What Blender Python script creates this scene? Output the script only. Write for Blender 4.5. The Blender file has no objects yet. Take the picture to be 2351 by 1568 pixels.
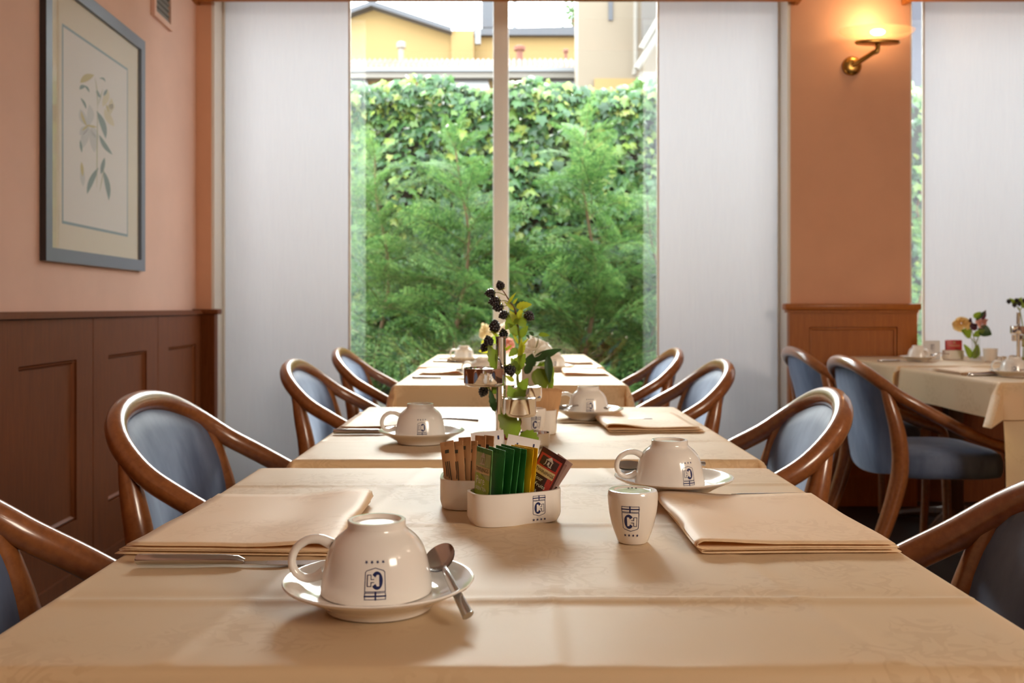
import bpy, bmesh, math, random
from mathutils import Vector, Matrix, noise
PI = math.pi
sin, cos = math.sin, math.cos
SC = bpy.context.scene
COL = SC.collection

# ---------------------------------------------------------------- camera, sky, lights, exposure
CAMZ, FPX, CX, CY = 0.998, 2200.0, 1175.5, 706.0
cam = bpy.data.cameras.new('camera')
cam_o = bpy.data.objects.new('camera', cam)
COL.objects.link(cam_o)
cam_o.location = (0, 0, CAMZ)
cam_o.rotation_euler = (PI / 2, 0, 0)
cam.sensor_width = 36.0
cam.lens = 36.0 * FPX / 2351.0
cam.shift_y = -(784.0 - CY) / 2351.0
cam.clip_start = 0.02
cam.dof.use_dof = True
cam.dof.focus_distance = 1.10
cam.dof.aperture_fstop = 9.0
SC.camera = cam_o

world = bpy.data.worlds.new('world')
SC.world = world
world.use_nodes = True
bg = world.node_tree.nodes['Background']
bg.inputs[0].default_value = (0.90, 0.96, 1.0, 1)
bg.inputs[1].default_value = 5.2

SC.view_settings.view_transform = 'Standard'
SC.view_settings.look = 'None'
SC.view_settings.gamma = 1.0
SC.view_settings.use_curve_mapping = False
SC.view_settings.exposure = 1.08
SC.cycles.max_bounces = 10
SC.cycles.diffuse_bounces = 5
SC.cycles.glossy_bounces = 4
SC.cycles.transmission_bounces = 6
SC.cycles.transparent_max_bounces = 16
SC.cycles.sample_clamp_indirect = 6.0
SC.cycles.use_denoising = True
SC.cycles.caustics_reflective = False
SC.cycles.caustics_refractive = False


def lamp(name, kind, loc, energy, color, **kw):
    l = bpy.data.lights.new(name, kind)
    l.energy = energy
    l.color = color
    for k, v in kw.items():
        setattr(l, k, v)
    o = bpy.data.objects.new(name, l)
    o.location = loc
    COL.objects.link(o)
    return o


# hazy low sun beyond the houses, shining in through the glass
sun = lamp('hazy_sun', 'SUN', (0, 12, 8), 9.0, (1.0, 0.96, 0.90), angle=math.radians(40))
sun.rotation_euler = (math.radians(-(90 - 33)), 0, math.radians(4))
# ceiling lamps of the room, to the right of the viewer
for i, (x, y) in enumerate(((3.0, -0.6), (3.0, 1.4))):
    lamp('ceiling_lamp_light', 'POINT', (x, y, 2.55), 6.0, (1.0, 0.80, 0.60), shadow_soft_size=0.09)
# added fill lamp behind and right of the viewer, brightens viewer-facing surfaces
cf = lamp('room_fill_light', 'AREA', (2.85, -1.9, 2.75), 70.0, (1.0, 0.86, 0.70), shape='RECTANGLE', size=1.2, size_y=1.6)
cf.rotation_euler = (Vector((-0.3, 2.2, 0.8)) - Vector((2.85, -1.9, 2.75))).to_track_quat('-Z', 'Y').to_euler()
# window openings as light portals (they only guide the sampling of the sky)
for (x, w) in ((-0.056, 2.95), (2.85, 1.6)):
    p = lamp('window_portal', 'AREA', (x, 5.40, 1.42), 1.0, (1, 1, 1), shape='RECTANGLE', size=w, size_y=2.75)
    p.rotation_euler = (-PI / 2, 0, 0)
    p.data.cycles.is_portal = True

# ---------------------------------------------------------------- helpers


def at(px, py, Y):
    """point of the room seen at that place of the photograph, at distance Y"""
    return ((px - CX) * Y / FPX, Y, CAMZ - (py - CY) * Y / FPX)


class MB:
    """collects faces and links them as ONE mesh object"""

    def __init__(self):
        self.v, self.f, self.mi = [], [], []

    def face(self, pts, mi=0):
        n = len(self.v)
        self.v.extend([tuple(p) for p in pts])
        self.f.append(tuple(range(n, n + len(pts))))
        self.mi.append(mi)

    def add(self, verts, faces, mi=0):
        n = len(self.v)
        self.v.extend([tuple(p) for p in verts])
        for f in faces:
            self.f.append(tuple(n + i for i in f))
            self.mi.append(mi)

    def box(self, x0, x1, y0, y1, z0, z1, mi=0, bevel=0.0):
        if bevel > 0:
            bm = bmesh.new()
            bmesh.ops.create_cube(bm, size=1.0)
            for v in bm.verts:
                v.co = Vector((x0 + (v.co.x + .5) * (x1 - x0), y0 + (v.co.y + .5) * (y1 - y0), z0 + (v.co.z + .5) * (z1 - z0)))
            bmesh.ops.bevel(bm, geom=list(bm.edges), offset=bevel, segments=2, affect='EDGES', profile=0.5)
            bm.verts.index_update()
            self.add([v.co for v in bm.verts], [[v.index for v in f.verts] for f in bm.faces], mi)
            bm.free()
            return
        v = [(x, y, z) for z in (z0, z1) for y in (y0, y1) for x in (x0, x1)]
        self.add(v, [(0, 2, 3, 1), (4, 5, 7, 6), (0, 1, 5, 4), (2, 6, 7, 3), (0, 4, 6, 2), (1, 3, 7, 5)], mi)

    def grid(self, fn, nu, nv, mi=0, flip=False, closed_u=False):
        n = len(self.v)
        cu = nu if closed_u else nu + 1
        for j in range(nv + 1):
            for i in range(cu):
                self.v.append(tuple(fn(i / nu, j / nv)))
        for j in range(nv):
            for i in range(nu):
                a = n + j * cu + i
                b = n + j * cu + (i + 1) % cu
                c, d = b + cu, a + cu
                self.f.append((a, d, c, b) if flip else (a, b, c, d))
                self.mi.append(mi)

    def lathe(self, prof, seg=32, mi=0, c=(0, 0, 0), sx=1.0, sy=1.0):
        """prof: list of (r, z) from the outside bottom upwards"""
        n = len(self.v)
        rings = []
        for (r, z) in prof:
            if r < 1e-6:
                rings.append([len(self.v)])
                self.v.append((c[0], c[1], c[2] + z))
            else:
                ring = []
                for k in range(seg):
                    a = 2 * PI * k / seg
                    ring.append(len(self.v))
                    self.v.append((c[0] + r * cos(a) * sx, c[1] + r * sin(a) * sy, c[2] + z))
                rings.append(ring)
        for A, B in zip(rings, rings[1:]):
            for k in range(seg):
                k2 = (k + 1) % seg
                if len(A) == 1 and len(B) == 1:
                    continue
                if len(A) == 1:
                    self.f.append((A[0], B[k2], B[k]))
                elif len(B) == 1:
                    self.f.append((A[k], A[k2], B[0]))
                else:
                    self.f.append((A[k], A[k2], B[k2], B[k]))
                self.mi.append(mi)

    def tube(self, path, rad, seg=10, mi=0, caps=True, up=None, flat=1.0):
        path = [Vector(p) for p in path]
        N = len(path)
        if not isinstance(rad, (list, tuple)):
            rad = [rad] * N
        tang = []
        for i in range(N):
            t = path[min(i + 1, N - 1)] - path[max(i - 1, 0)]
            tang.append(t.normalized() if t.length > 1e-9 else Vector((0, 0, 1)))
        u = Vector(up) if up else (Vector((0, 0, 1)) if abs(tang[0].z) < 0.9 else Vector((1, 0, 0)))
        n0 = len(self.v)
        for i in range(N):
            u = (u - tang[i] * u.dot(tang[i]))
            u.normalize()
            w = tang[i].cross(u)
            for k in range(seg):
                a = 2 * PI * k / seg
                p = path[i] + (u * cos(a) * flat + w * sin(a)) * rad[i]
                self.v.append(tuple(p))
        for i in range(N - 1):
            for k in range(seg):
                k2 = (k + 1) % seg
                self.f.append((n0 + i * seg + k, n0 + i * seg + k2, n0 + (i + 1) * seg + k2, n0 + (i + 1) * seg + k))
                self.mi.append(mi)
        if caps:
            self.f.append(tuple(n0 + k for k in reversed(range(seg))))
            self.mi.append(mi)
            self.f.append(tuple(n0 + (N - 1) * seg + k for k in range(seg)))
            self.mi.append(mi)

    def mesh(self, name, mats, smooth=40):
        me = bpy.data.meshes.new(name)
        me.from_pydata(self.v, [], self.f)
        mats = mats if isinstance(mats, (list, tuple)) else [mats]
        for m in mats:
            me.materials.append(m)
        if len(mats) > 1:
            me.polygons.foreach_set('material_index', [min(i, len(mats) - 1) for i in self.mi])
        if smooth:
            bm = bmesh.new()
            bm.from_mesh(me)
            for f in bm.faces:
                f.smooth = True
            lim = math.radians(smooth)
            for e in bm.edges:
                if len(e.link_faces) == 2 and e.calc_face_angle(0) > lim:
                    e.smooth = False
            bm.to_mesh(me)
            bm.free()
        me.update()
        return me

    def obj(self, name, mats, parent=None, smooth=40, kind=None, label=None):
        return mobj(name, self.mesh(name, mats, smooth), parent, kind, label)


def mobj(name, me, parent=None, kind=None, label=None):
    o = bpy.data.objects.new(name, me)
    COL.objects.link(o)
    if parent:
        o.parent = parent
    if kind:
        o['kind'] = kind
    if label:
        o['label'] = label
    return o


def tag(o, label, cat, group=None):
    o['label'] = label
    o['category'] = cat
    if group:
        o['group'] = group
    return o


def thing(name, label, cat, loc=(0, 0, 0), rz=0.0, group=None):
    o = bpy.data.objects.new(name, None)
    o.empty_display_size = 0.05
    COL.objects.link(o)
    o.location = loc
    o.rotation_euler = (0, 0, rz)
    return tag(o, label, cat, group)


def structure(name):
    o = bpy.data.objects.new(name, None)
    o.empty_display_size = 0.05
    COL.objects.link(o)
    o['kind'] = 'structure'
    return o


def dup(root, loc, rz, label=None, group=None):
    r = root.copy()
    COL.objects.link(r)
    r.location = loc
    r.rotation_euler = (0, 0, rz)
    if label:
        r['label'] = label
    if group:
        r['group'] = group
    for ch in list(root.children):
        c = ch.copy()
        COL.objects.link(c)
        c.parent = r
        for g in list(ch.children):
            d = g.copy()
            COL.objects.link(d)
            d.parent = c
    return r


def spline(pts, n=8):
    pts = [Vector(p) for p in pts]
    out = []
    for i in range(len(pts) - 1):
        p0 = pts[max(i - 1, 0)]
        p1, p2 = pts[i], pts[i + 1]
        p3 = pts[min(i + 2, len(pts) - 1)]
        for k in range(n):
            t = k / n
            out.append(0.5 * ((2 * p1) + (p2 - p0) * t + (2 * p0 - 5 * p1 + 4 * p2 - p3) * t * t + (3 * p1 - p0 - 3 * p2 + p3) * t ** 3))
    out.append(pts[-1])
    return out


# ---------------------------------------------------------------- materials
MATS = {}


def nt(name):
    m = bpy.data.materials.new(name)
    m.use_nodes = True
    t = m.node_tree
    b = t.nodes['Principled BSDF']
    return m, t, b


def mat(name, col, rough=0.5, metal=0.0, spec=0.5, coat=0.0, sheen=0.0, sheen_rough=0.4, sheen_tint=None, trans=0.0, emit=None, estr=0.0):
    m, t, b = nt(name)
    b.inputs['Base Color'].default_value = (*col, 1)
    b.inputs['Roughness'].default_value = rough
    b.inputs['Metallic'].default_value = metal
    b.inputs['Specular IOR Level'].default_value = spec
    b.inputs['Coat Weight'].default_value = coat
    b.inputs['Coat Roughness'].default_value = 0.1
    b.inputs['Sheen Weight'].default_value = sheen
    b.inputs['Sheen Roughness'].default_value = sheen_rough
    if sheen_tint:
        b.inputs['Sheen Tint'].default_value = (*sheen_tint, 1)
    if emit:
        b.inputs['Emission Color'].default_value = (*emit, 1)
        b.inputs['Emission Strength'].default_value = estr
    if trans > 0:
        add_translucent(t, b, col, trans)
    return m


def add_translucent(t, b, col, w, sock=None):
    tr = t.nodes.new('ShaderNodeBsdfTranslucent')
    tr.inputs[0].default_value = (*col, 1)
    if sock:
        t.links.new(sock, tr.inputs[0])
    mx = t.nodes.new('ShaderNodeMixShader')
    mx.inputs[0].default_value = w
    t.links.new(b.outputs[0], mx.inputs[1])
    t.links.new(tr.outputs[0], mx.inputs[2])
    t.links.new(mx.outputs[0], t.nodes['Material Output'].inputs[0])


def tex_noise(t, scale, detail=4, rough=0.55, vec=None, stretch=None):
    n = t.nodes.new('ShaderNodeTexNoise')
    n.inputs['Scale'].default_value = scale
    n.inputs['Detail'].default_value = detail
    n.inputs['Roughness'].default_value = rough
    tc = t.nodes.new('ShaderNodeTexCoord')
    src = tc.outputs['Object']
    if stretch:
        mp = t.nodes.new('ShaderNodeMapping')
        mp.inputs['Scale'].default_value = stretch
        t.links.new(src, mp.inputs[0])
        src = mp.outputs[0]
    t.links.new(src, n.inputs['Vector'])
    return n


def ramp(t, sock, stops):
    r = t.nodes.new('ShaderNodeValToRGB')
    el = r.color_ramp.elements
    while len(el) < len(stops):
        el.new(0.5)
    for e, (p, c) in zip(el, stops):
        e.position = p
        e.color = (*c, 1)
    t.links.new(sock, r.inputs[0])
    return r.outputs[0]


def wood(name, c0, c1, rough, stretch, coat=0.3, scale=9.0, spec=0.5):
    m, t, b = nt(name)
    n = tex_noise(t, scale, 6, 0.6, stretch=stretch)
    t.links.new(ramp(t, n.outputs[0], [(0.3, c0), (0.7, c1)]), b.inputs['Base Color'])
    b.inputs['Roughness'].default_value = rough
    b.inputs['Coat Weight'].default_value = coat
    b.inputs['Coat Roughness'].default_value = 0.12
    b.inputs['Specular IOR Level'].default_value = spec
    return m


def plaster(name, col, var=0.04):
    m, t, b = nt(name)
    n = tex_noise(t, 3.0, 5)
    c0 = tuple(max(0, x * (1 - var)) for x in col)
    c1 = tuple(min(1, x * (1 + var)) for x in col)
    t.links.new(ramp(t, n.outputs[0], [(0.35, c0), (0.65, c1)]), b.inputs['Base Color'])
    b.inputs['Roughness'].default_value = 0.75
    n2 = tex_noise(t, 180.0, 2)
    bp = t.nodes.new('ShaderNodeBump')
    bp.inputs['Strength'].default_value = 0.05
    bp.inputs['Distance'].default_value = 0.002
    t.links.new(n2.outputs[0], bp.inputs['Height'])
    t.links.new(bp.outputs[0], b.inputs['Normal'])
    return m


def damask(name, c0, c1, trans, glow):
    """cream damask: foliage scrolls woven a little darker than the ground; light coming through is golden"""
    m, t, b = nt(name)
    n1 = tex_noise(t, 34.0, 2, 0.5)
    n1.inputs['Distortion'].default_value = 0.9
    mul5 = t.nodes.new('ShaderNodeMath'); mul5.operation = 'MULTIPLY'; mul5.inputs[1].default_value = 5.0
    t.links.new(n1.outputs[0], mul5.inputs[0])
    pp = t.nodes.new('ShaderNodeMath'); pp.operation = 'PINGPONG'; pp.inputs[1].default_value = 0.5
    t.links.new(mul5.outputs[0], pp.inputs[0])
    scroll = ramp(t, pp.outputs[0], [(0.25, (0, 0, 0)), (0.32, (1, 1, 1))])
    big = tex_noise(t, 6.5, 3)
    area = ramp(t, big.outputs[0], [(0.49, (0, 0, 0)), (0.55, (1, 1, 1))])
    mul = t.nodes.new('ShaderNodeMath'); mul.operation = 'MULTIPLY'
    t.links.new(scroll, mul.inputs[0])
    t.links.new(area, mul.inputs[1])
    col = ramp(t, mul.outputs[0], [(0.0, c0), (1.0, c1)])
    t.links.new(col, b.inputs['Base Color'])
    t.links.new(ramp(t, mul.outputs[0], [(0.0, (.50,) * 3), (1.0, (.55,) * 3)]), b.inputs['Roughness'])
    b.inputs['Specular IOR Level'].default_value = 0.55
    b.inputs['Sheen Weight'].default_value = 0.15
    b.inputs['Sheen Roughness'].default_value = 0.4
    wv = tex_noise(t, 900.0, 1)
    bp = t.nodes.new('ShaderNodeBump')
    bp.inputs['Strength'].default_value = 0.08
    bp.inputs['Distance'].default_value = 0.0006
    t.links.new(wv.outputs[0], bp.inputs['Height'])
    t.links.new(bp.outputs[0], b.inputs['Normal'])
    add_translucent(t, b, glow, trans)
    return m


def leaf_mat(name, stops, trans=0.4, rough=0.4):
    m, t, b = nt(name)
    g = t.nodes.new('ShaderNodeNewGeometry')
    col = ramp(t, g.outputs['Random Per Island'], stops)
    t.links.new(col, b.inputs['Base Color'])
    b.inputs['Roughness'].default_value = rough
    add_translucent(t, b, stops[-1][1], trans, col)
    return m


def glass_pane(name, tint=(0.93, 0.98, 0.96), refl=0.08):
    m, t, b = nt(name)
    tr = t.nodes.new('ShaderNodeBsdfTransparent')
    tr.inputs[0].default_value = (*tint, 1)
    gl = t.nodes.new('ShaderNodeBsdfGlossy')
    gl.inputs['Roughness'].default_value = 0.0
    lw_ = t.nodes.new('ShaderNodeLayerWeight')
    lw_.inputs[0].default_value = 0.5
    pw_ = t.nodes.new('ShaderNodeMath')
    pw_.operation = 'POWER'
    pw_.inputs[1].default_value = 5.0
    t.links.new(lw_.outputs['Facing'], pw_.inputs[0])
    ma = t.nodes.new('ShaderNodeMath')
    ma.operation = 'MULTIPLY_ADD'
    ma.inputs[1].default_value = 0.92
    ma.inputs[2].default_value = refl
    t.links.new(pw_.outputs[0], ma.inputs[0])
    mx = t.nodes.new('ShaderNodeMixShader')
    t.links.new(ma.outputs[0], mx.inputs[0])
    t.links.new(tr.outputs[0], mx.inputs[1])
    t.links.new(gl.outputs[0], mx.inputs[2])
    t.links.new(mx.outputs[0], t.nodes['Material Output'].inputs[0])
    return m


def blind_mat(name):
    m, t, b = nt(name)
    n = tex_noise(t, 60.0, 5, 0.6, stretch=(3.0, 3.0, 0.12))
    n2 = tex_noise(t, 5.0, 4, 0.6, stretch=(2.0, 1.0, 0.7))
    c = ramp(t, n.outputs[0], [(0.25, (.69, .715, .81)), (0.75, (.74, .765, .85))])
    t.links.new(c, b.inputs['Base Color'])
    b.inputs['Roughness'].default_value = 0.9
    b.inputs['Specular IOR Level'].default_value = 0.1
    tr = t.nodes.new('ShaderNodeBsdfTranslucent')
    t.links.new(c, tr.inputs[0])
    mx = t.nodes.new('ShaderNodeMixShader')
    mx.inputs[0].default_value = 0.12
    t.links.new(b.outputs[0], mx.inputs[1])
    t.links.new(tr.outputs[0], mx.inputs[2])
    t.links.new(mx.outputs[0], t.nodes['Material Output'].inputs[0])
    return m


M = {}
M['pink_wall'] = plaster('pink_plaster', (0.70, 0.44, 0.345))
M['orange_wall'] = plaster('apricot_plaster', (0.70, 0.38, 0.24))
M['white_paint'] = mat('white_paint', (0.80, 0.77, 0.72), 0.45)
M['ceiling'] = plaster('ceiling_plaster', (0.78, 0.74, 0.68))
M['floor'] = None
M['panel_wood'] = wood('panel_wood', (0.135, 0.034, 0.008), (0.195, 0.054, 0.013), 0.48, (14, 14, 0.8), coat=0.0, spec=0.2)
M['oak_panel'] = wood('cherry_panel_wood', (0.33, 0.100, 0.015), (0.43, 0.145, 0.024), 0.42, (14, 14, 0.8), coat=0.04, spec=0.3)
M['mould_lit'] = wood('lit_moulding_wood', (0.17, 0.045, 0.010), (0.25, 0.072, 0.017), 0.4, (14, 14, 0.8), coat=0.0, spec=0.3)  # panel wood lightened; the moulding's highlight is put into the colour
M['chair_wood'] = wood('chair_wood', (0.22, 0.068, 0.018), (0.34, 0.118, 0.034), 0.28, (6, 6, 6), coat=0.7, scale=14)
M['velvet'] = None
M['cloth'] = damask('damask_cloth', (0.90, 0.675, 0.41), (0.82, 0.595, 0.35), 0.30, (0.98, 0.60, 0.20))
M['napkin'] = damask('damask_napkin', (0.90, 0.68, 0.43), (0.84, 0.62, 0.38), 0.20, (0.98, 0.58, 0.18))
M['napkin_edge'] = mat('napkin_fold', (0.86, 0.50, 0.17), 0.7, trans=0.4)
M['china'] = mat('white_china', (0.84, 0.80, 0.75), 0.12, coat=0.4)
M['china_foot'] = mat('unglazed_china', (0.70, 0.66, 0.60), 0.5)
M['ink'] = mat('blue_ink', (0.012, 0.022, 0.105), 0.3)
M['green_ink'] = mat('green_ink', (0.05, 0.16, 0.09), 0.4)
M['pale_stamp'] = mat('pale_green_stamp', (0.52, 0.62, 0.50), 0.3)
M['steel'] = mat('steel', (0.58, 0.57, 0.57), 0.18, metal=1.0)
M['chrome'] = mat('chrome', (0.85, 0.82, 0.80), 0.05, metal=1.0)
M['foil'] = mat('foil_lid', (0.88, 0.88, 0.88), 0.22, metal=0.8)
M['brass'] = mat('aged_brass', (0.42, 0.23, 0.06), 0.28, metal=1.0)
M['glass'] = glass_pane('window_glass')
M['blind'] = blind_mat('blind_fabric')
M['blue_frame'] = mat('blue_grey_frame', (0.155, 0.18, 0.235), 0.4)
M['frame_side_shade'] = mat('shaded_frame_side', (0.03, 0.022, 0.022), 0.5)  # dark copy of the frame colour, shade painted in
M['mount'] = mat('cream_mount', (0.66, 0.57, 0.44), 0.8)
M['paper'] = mat('print_paper', (0.68, 0.62, 0.57), 0.8)
M['dark'] = mat('dark_void', (0.02, 0.016, 0.014), 0.8)
M['stone'] = mat('stone_curb', (0.30, 0.28, 0.25), 0.8)

m, t, b = nt('dark_terrazzo_floor')
n = tex_noise(t, 90.0, 3)
t.links.new(ramp(t, n.outputs[0], [(0.35, (0.010, 0.005, 0.004)), (0.62, (0.022, 0.012, 0.008)), (0.75, (0.05, 0.035, 0.026))]), b.inputs['Base Color'])
b.inputs['Roughness'].default_value = 0.45
M['floor'] = m

m, t, b = nt('blue_grey_velvet')
n = tex_noise(t, 5.0, 4, 0.6, stretch=(2.5, 2.5, 0.8))
t.links.new(ramp(t, n.outputs[0], [(0.35, (0.085, 0.115, 0.200)), (0.68, (0.170, 0.220, 0.340))]), b.inputs['Base Color'])
b.inputs['Roughness'].default_value = 0.65
b.inputs['Specular IOR Level'].default_value = 0.3
b.inputs['Sheen Weight'].default_value = 0.8
b.inputs['Sheen Roughness'].default_value = 0.3
b.inputs['Sheen Tint'].default_value = (0.72, 0.82, 1.0, 1)
M['velvet'] = m

# ---------------------------------------------------------------- room shell
WDIR = Vector((-0.0411, 1.0, 0.0)).normalized()       # run of the left wall, seen from the viewer's end
WNRM = Vector((WDIR.y, -WDIR.x, 0))                   # into the room
WORG = Vector((-1.40, 0, 0))


def wl(s, d, z):
    """place on the left wall: s along it, d out into the room, height z"""
    p = WORG + WDIR * s + WNRM * d
    return (p.x, p.y, z)


def wall_box(mb, s0, s1, d0, d1, z0, z1, mi=0):
    v = [wl(s, d, z) for z in (z0, z1) for d in (d1, d0) for s in (s0, s1)]
    mb.add(v, [(0, 2, 3, 1), (4, 5, 7, 6), (0, 1, 5, 4), (2, 6, 7, 3), (0, 4, 6, 2), (1, 3, 7, 5)], mi)


CEIL = 2.95
mb = MB(); mb.box(-2.6, 5.0, -4.2, 5.42, -0.12, 0.0)
fl = mb.obj('floor', M['floor'], kind='structure')
mb = MB(); mb.box(-2.6, 5.0, -4.2, 5.42, CEIL, CEIL + 0.12)
mb.obj('ceiling', M['ceiling'], kind='structure')

mb = MB(); wall_box(mb, -4.3, 5.5, -0.15, 0.0, 0, CEIL)
wall_left = mb.obj('wall_left', M['pink_wall'], kind='structure')
mb = MB(); mb.box(4.6, 4.75, -4.2, 5.42, 0, CEIL)
mb.obj('wall_right', M['orange_wall'], kind='structure')
mb = MB(); mb.box(-2.6, 5.0, -4.3, -4.15, 0, CEIL)
mb.obj('wall_behind_viewer', M['pink_wall'], kind='structure')

# window wall: pier at the left, pier with the sconce, pier at the far right, lintel over the openings
mb = MB()
mb.box(-2.6, -1.522, 4.85, 5.42, 0, CEIL)
wall_far = mb.obj('wall_far', M['orange_wall'], kind='structure')
mb = MB(); mb.box(1.41, 2.016, 4.85, 5.42, 0, CEIL)
pier = mb.obj('wall_pier', M['orange_wall'], kind='structure')
mb = MB(); mb.box(3.7, 4.7, 4.85, 5.42, 0, CEIL)
mb.obj('wall_far_right', M['orange_wall'], kind='structure')
mb = MB()
mb.box(-1.522, 1.41, 4.92, 5.42, 2.82, CEIL)
mb.box(2.016, 3.7, 4.92, 5.42, 2.82, CEIL)
mb.obj('wall_lintel', M['orange_wall'], kind='structure')
# white jamb linings
k = 0
for (x0, x1) in ((-1.522, -1.507), (1.395, 1.41), (2.016, 2.024), (3.69, 3.70)):
    k += 1
    mb = MB(); mb.box(x0, x1, 4.852, 5.40, 0, 2.82)
    mb.obj('trim_%d' % k, M['white_paint'], kind='structure')

# wooden pelmets over the openings
for (x0, x1) in ((-1.60, 1.445), (1.972, 3.75)):
    k += 1
    mb = MB()
    mb.box(x0, x1, 4.78, 4.80, 2.528, 2.72, bevel=0.004)
    mb.box(x0, x0 + 0.02, 4.80, 4.849, 2.528, 2.72)
    mb.box(x1 - 0.02, x1, 4.80, 4.849, 2.528, 2.72)
    mb.box(x0, x1, 4.772, 4.785, 2.50 + 0.03, 2.55, bevel=0.003)
    mb.obj('trim_%d' % k, M['oak_panel'], kind='structure')

# windows
def window(name, x0, x1, mulls, ypane=5.25, zb=0.0):
    w = structure(name)
    mb = MB()
    for (a, b_) in ((x0, x0 + 0.05), (x1 - 0.05, x1)):
        mb.box(a, b_, 5.215, 5.285, zb, 2.82, bevel=0.004)
    mb.box(x0, x1, 5.215, 5.285, 2.76, 2.82, bevel=0.004)
    mb.box(x0, x1, 5.215, 5.285, zb, zb + 0.06, bevel=0.004)
    mb.obj('window_frame', M['white_paint'], w)
    edges = [x0 + 0.05] + [e for m_ in mulls for e in m_] + [x1 - 0.05]
    for (a, b_) in mulls:
        mb = MB(); mb.box(a, b_, 5.21, 5.29, zb + 0.06, 2.76, bevel=0.006)
        mb.obj('mullion', M['white_paint'], w)
    for a, b_ in zip(edges[0::2], edges[1::2]):
        mb = MB(); mb.face([(a, ypane, zb + 0.06), (b_, ypane, zb + 0.06), (b_, ypane, 2.76), (a, ypane, 2.76)])
        mb.obj('pane', M['glass'], w, smooth=0)
    return w


window('window_1', -1.507, 1.395, [(-0.103, -0.018)])
window('window_2', 2.024, 3.69, [(2.82, 2.90)], zb=0.56)
mb = MB(); mb.box(2.016, 3.70, 4.93, 5.40, 0.0, 0.56)
mb.obj('wall_parapet', M['panel_wood'], kind='structure')
mb = MB(); mb.box(2.016, 3.70, 4.90, 5.215, 0.545, 0.57, bevel=.006)
mb.obj('trim_9', M['oak_panel'], kind='structure')

# wainscot on the left wall: framed panels and a rail, all parts of the wall
mb = MB()
wall_box(mb, -4.2, 4.86, 0.0, 0.022, 0.0, 0.964)
PW = 0.7085
panel_edges = [4.851 - PW * i for i in range(0, 6)]


def framed_panel(mbx, s0, s1, z0, z1, put, stile=0.14, top=0.14, bot=0.17, proud=0.018, back=0.0):
    """door-like panel: four frame members and a recessed field with a chamfered moulding"""
    a0, a1, b0, b1 = s0 + stile, s1 - stile, z0 + bot, z1 - top
    for (p0, p1, q0, q1) in ((s0, a0, z0, z1), (a1, s1, z0, z1), (a0, a1, z0, b0), (a0, a1, b1, z1)):
        put(mbx, p0, p1, back, proud, q0, q1)
    put(mbx, a0, a1, back, back + 0.004, b0, b1)


wain = mb.obj('wainscot', M['panel_wood'], wall_left, smooth=0)
for e1, e0 in zip(panel_edges, panel_edges[1:]):
    mb = MB()
    framed_panel(mb, e0 + 0.003, e1 - 0.003, 0.10, 0.960, lambda m_, p0, p1, d0, d1, q0, q1: wall_box(m_, p0, p1, 0.0225 + d0, 0.0225 + d1, q0, q1))
    pn = mb.obj('wainscot_panel', M['panel_wood'], wain, smooth=0)
    # moulding bead inside the frame
    mb = MB()
    a0, a1, b0, b1 = e0 + .143, e1 - .143, .27, .82
    wb = 0.016
    for (p0, p1, q0, q1) in ((a0, a0 + wb, b0, b1), (a1 - wb, a1, b0, b1)):
        mb.add([wl(p0, .0265, q0), wl(p1, .0265, q0), wl(p1, .0265, q1), wl(p0, .0265, q1), wl((p0 + p1) / 2, .036, q0), wl((p0 + p1) / 2, .036, q1)],
               [(0, 4, 5, 3), (4, 1, 2, 5)])
    for (q0, q1) in ((b0, b0 + wb), (b1 - wb, b1)):
        mb.add([wl(a0, .0265, q0), wl(a1, .0265, q0), wl(a1, .0265, q1), wl(a0, .0265, q1), wl(a0, .036, (q0 + q1) / 2), wl(a1, .036, (q0 + q1) / 2)],
               [(0, 1, 5, 4), (4, 5, 2, 3)])
    mb.obj('panel_moulding', M['mould_lit'], wain, smooth=0)
mb = MB(); wall_box(mb, -4.2, 4.83, 0.0, 0.055, 0.964, 0.976); wall_box(mb, -4.2, 4.83, 0.0, 0.048, 0.976, 0.985)
mb.obj('wainscot_rail', M['panel_wood'], wain, smooth=0)
mb = MB(); wall_box(mb, -4.2, 4.85, 0.0225, 0.050, 0.0, 0.10)
mb.obj('skirting', M['panel_wood'], wain, smooth=0)

# wood post at the end of the wainscot, on the left pier
mb = MB()
mb.box(-1.62, -1.49, 4.80, 4.852, 0, 0.964)
pw = mb.obj('pier_wainscot', M['panel_wood'], wall_far, smooth=0)
mb = MB(); mb.box(-1.63, -1.47, 4.785, 4.86, 0.964, 0.99, bevel=0.006)
mb.obj('wainscot_cap', M['panel_wood'], wall_far)

# wainscot on the pier with the sconce
mb = MB()
mb.box(1.392, 2.034, 4.825, 4.851, 0, 0.985)
pw = mb.obj('pier_wainscot', M['oak_panel'], pier, smooth=0)
mb = MB()
framed_panel(mb, 1.392, 2.034, 0.0, 0.985, lambda m_, p0, p1, d0, d1, q0, q1: m_.box(p0, p1, 4.825 - d1, 4.825 - d0, q0, q1), stile=0.10, top=0.085, bot=0.15, proud=0.016)
mb.obj('wainscot_panel', M['oak_panel'], pw, smooth=0)
mb = MB()
a0, a1, b0, b1 = 1.494, 1.932, .15, .898
for (x0, x1, z0, z1) in ((a0, a0 + .012, b0, b1), (a1 - .012, a1, b0, b1), (a0, a1, b1 - .012, b1)):
    mb.box(x0, x1, 4.812, 4.822, z0, z1, bevel=0.004)
mb.obj('panel_moulding', M['oak_panel'], pw)
mb = MB()
mb.box(1.366, 2.048, 4.785, 4.853, 0.985, 1.018, bevel=0.008)
mb.box(1.38, 2.038, 4.80, 4.853, 0.972, 0.986)
mb.obj('wainscot_cap', M['oak_panel'], pw)

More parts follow.
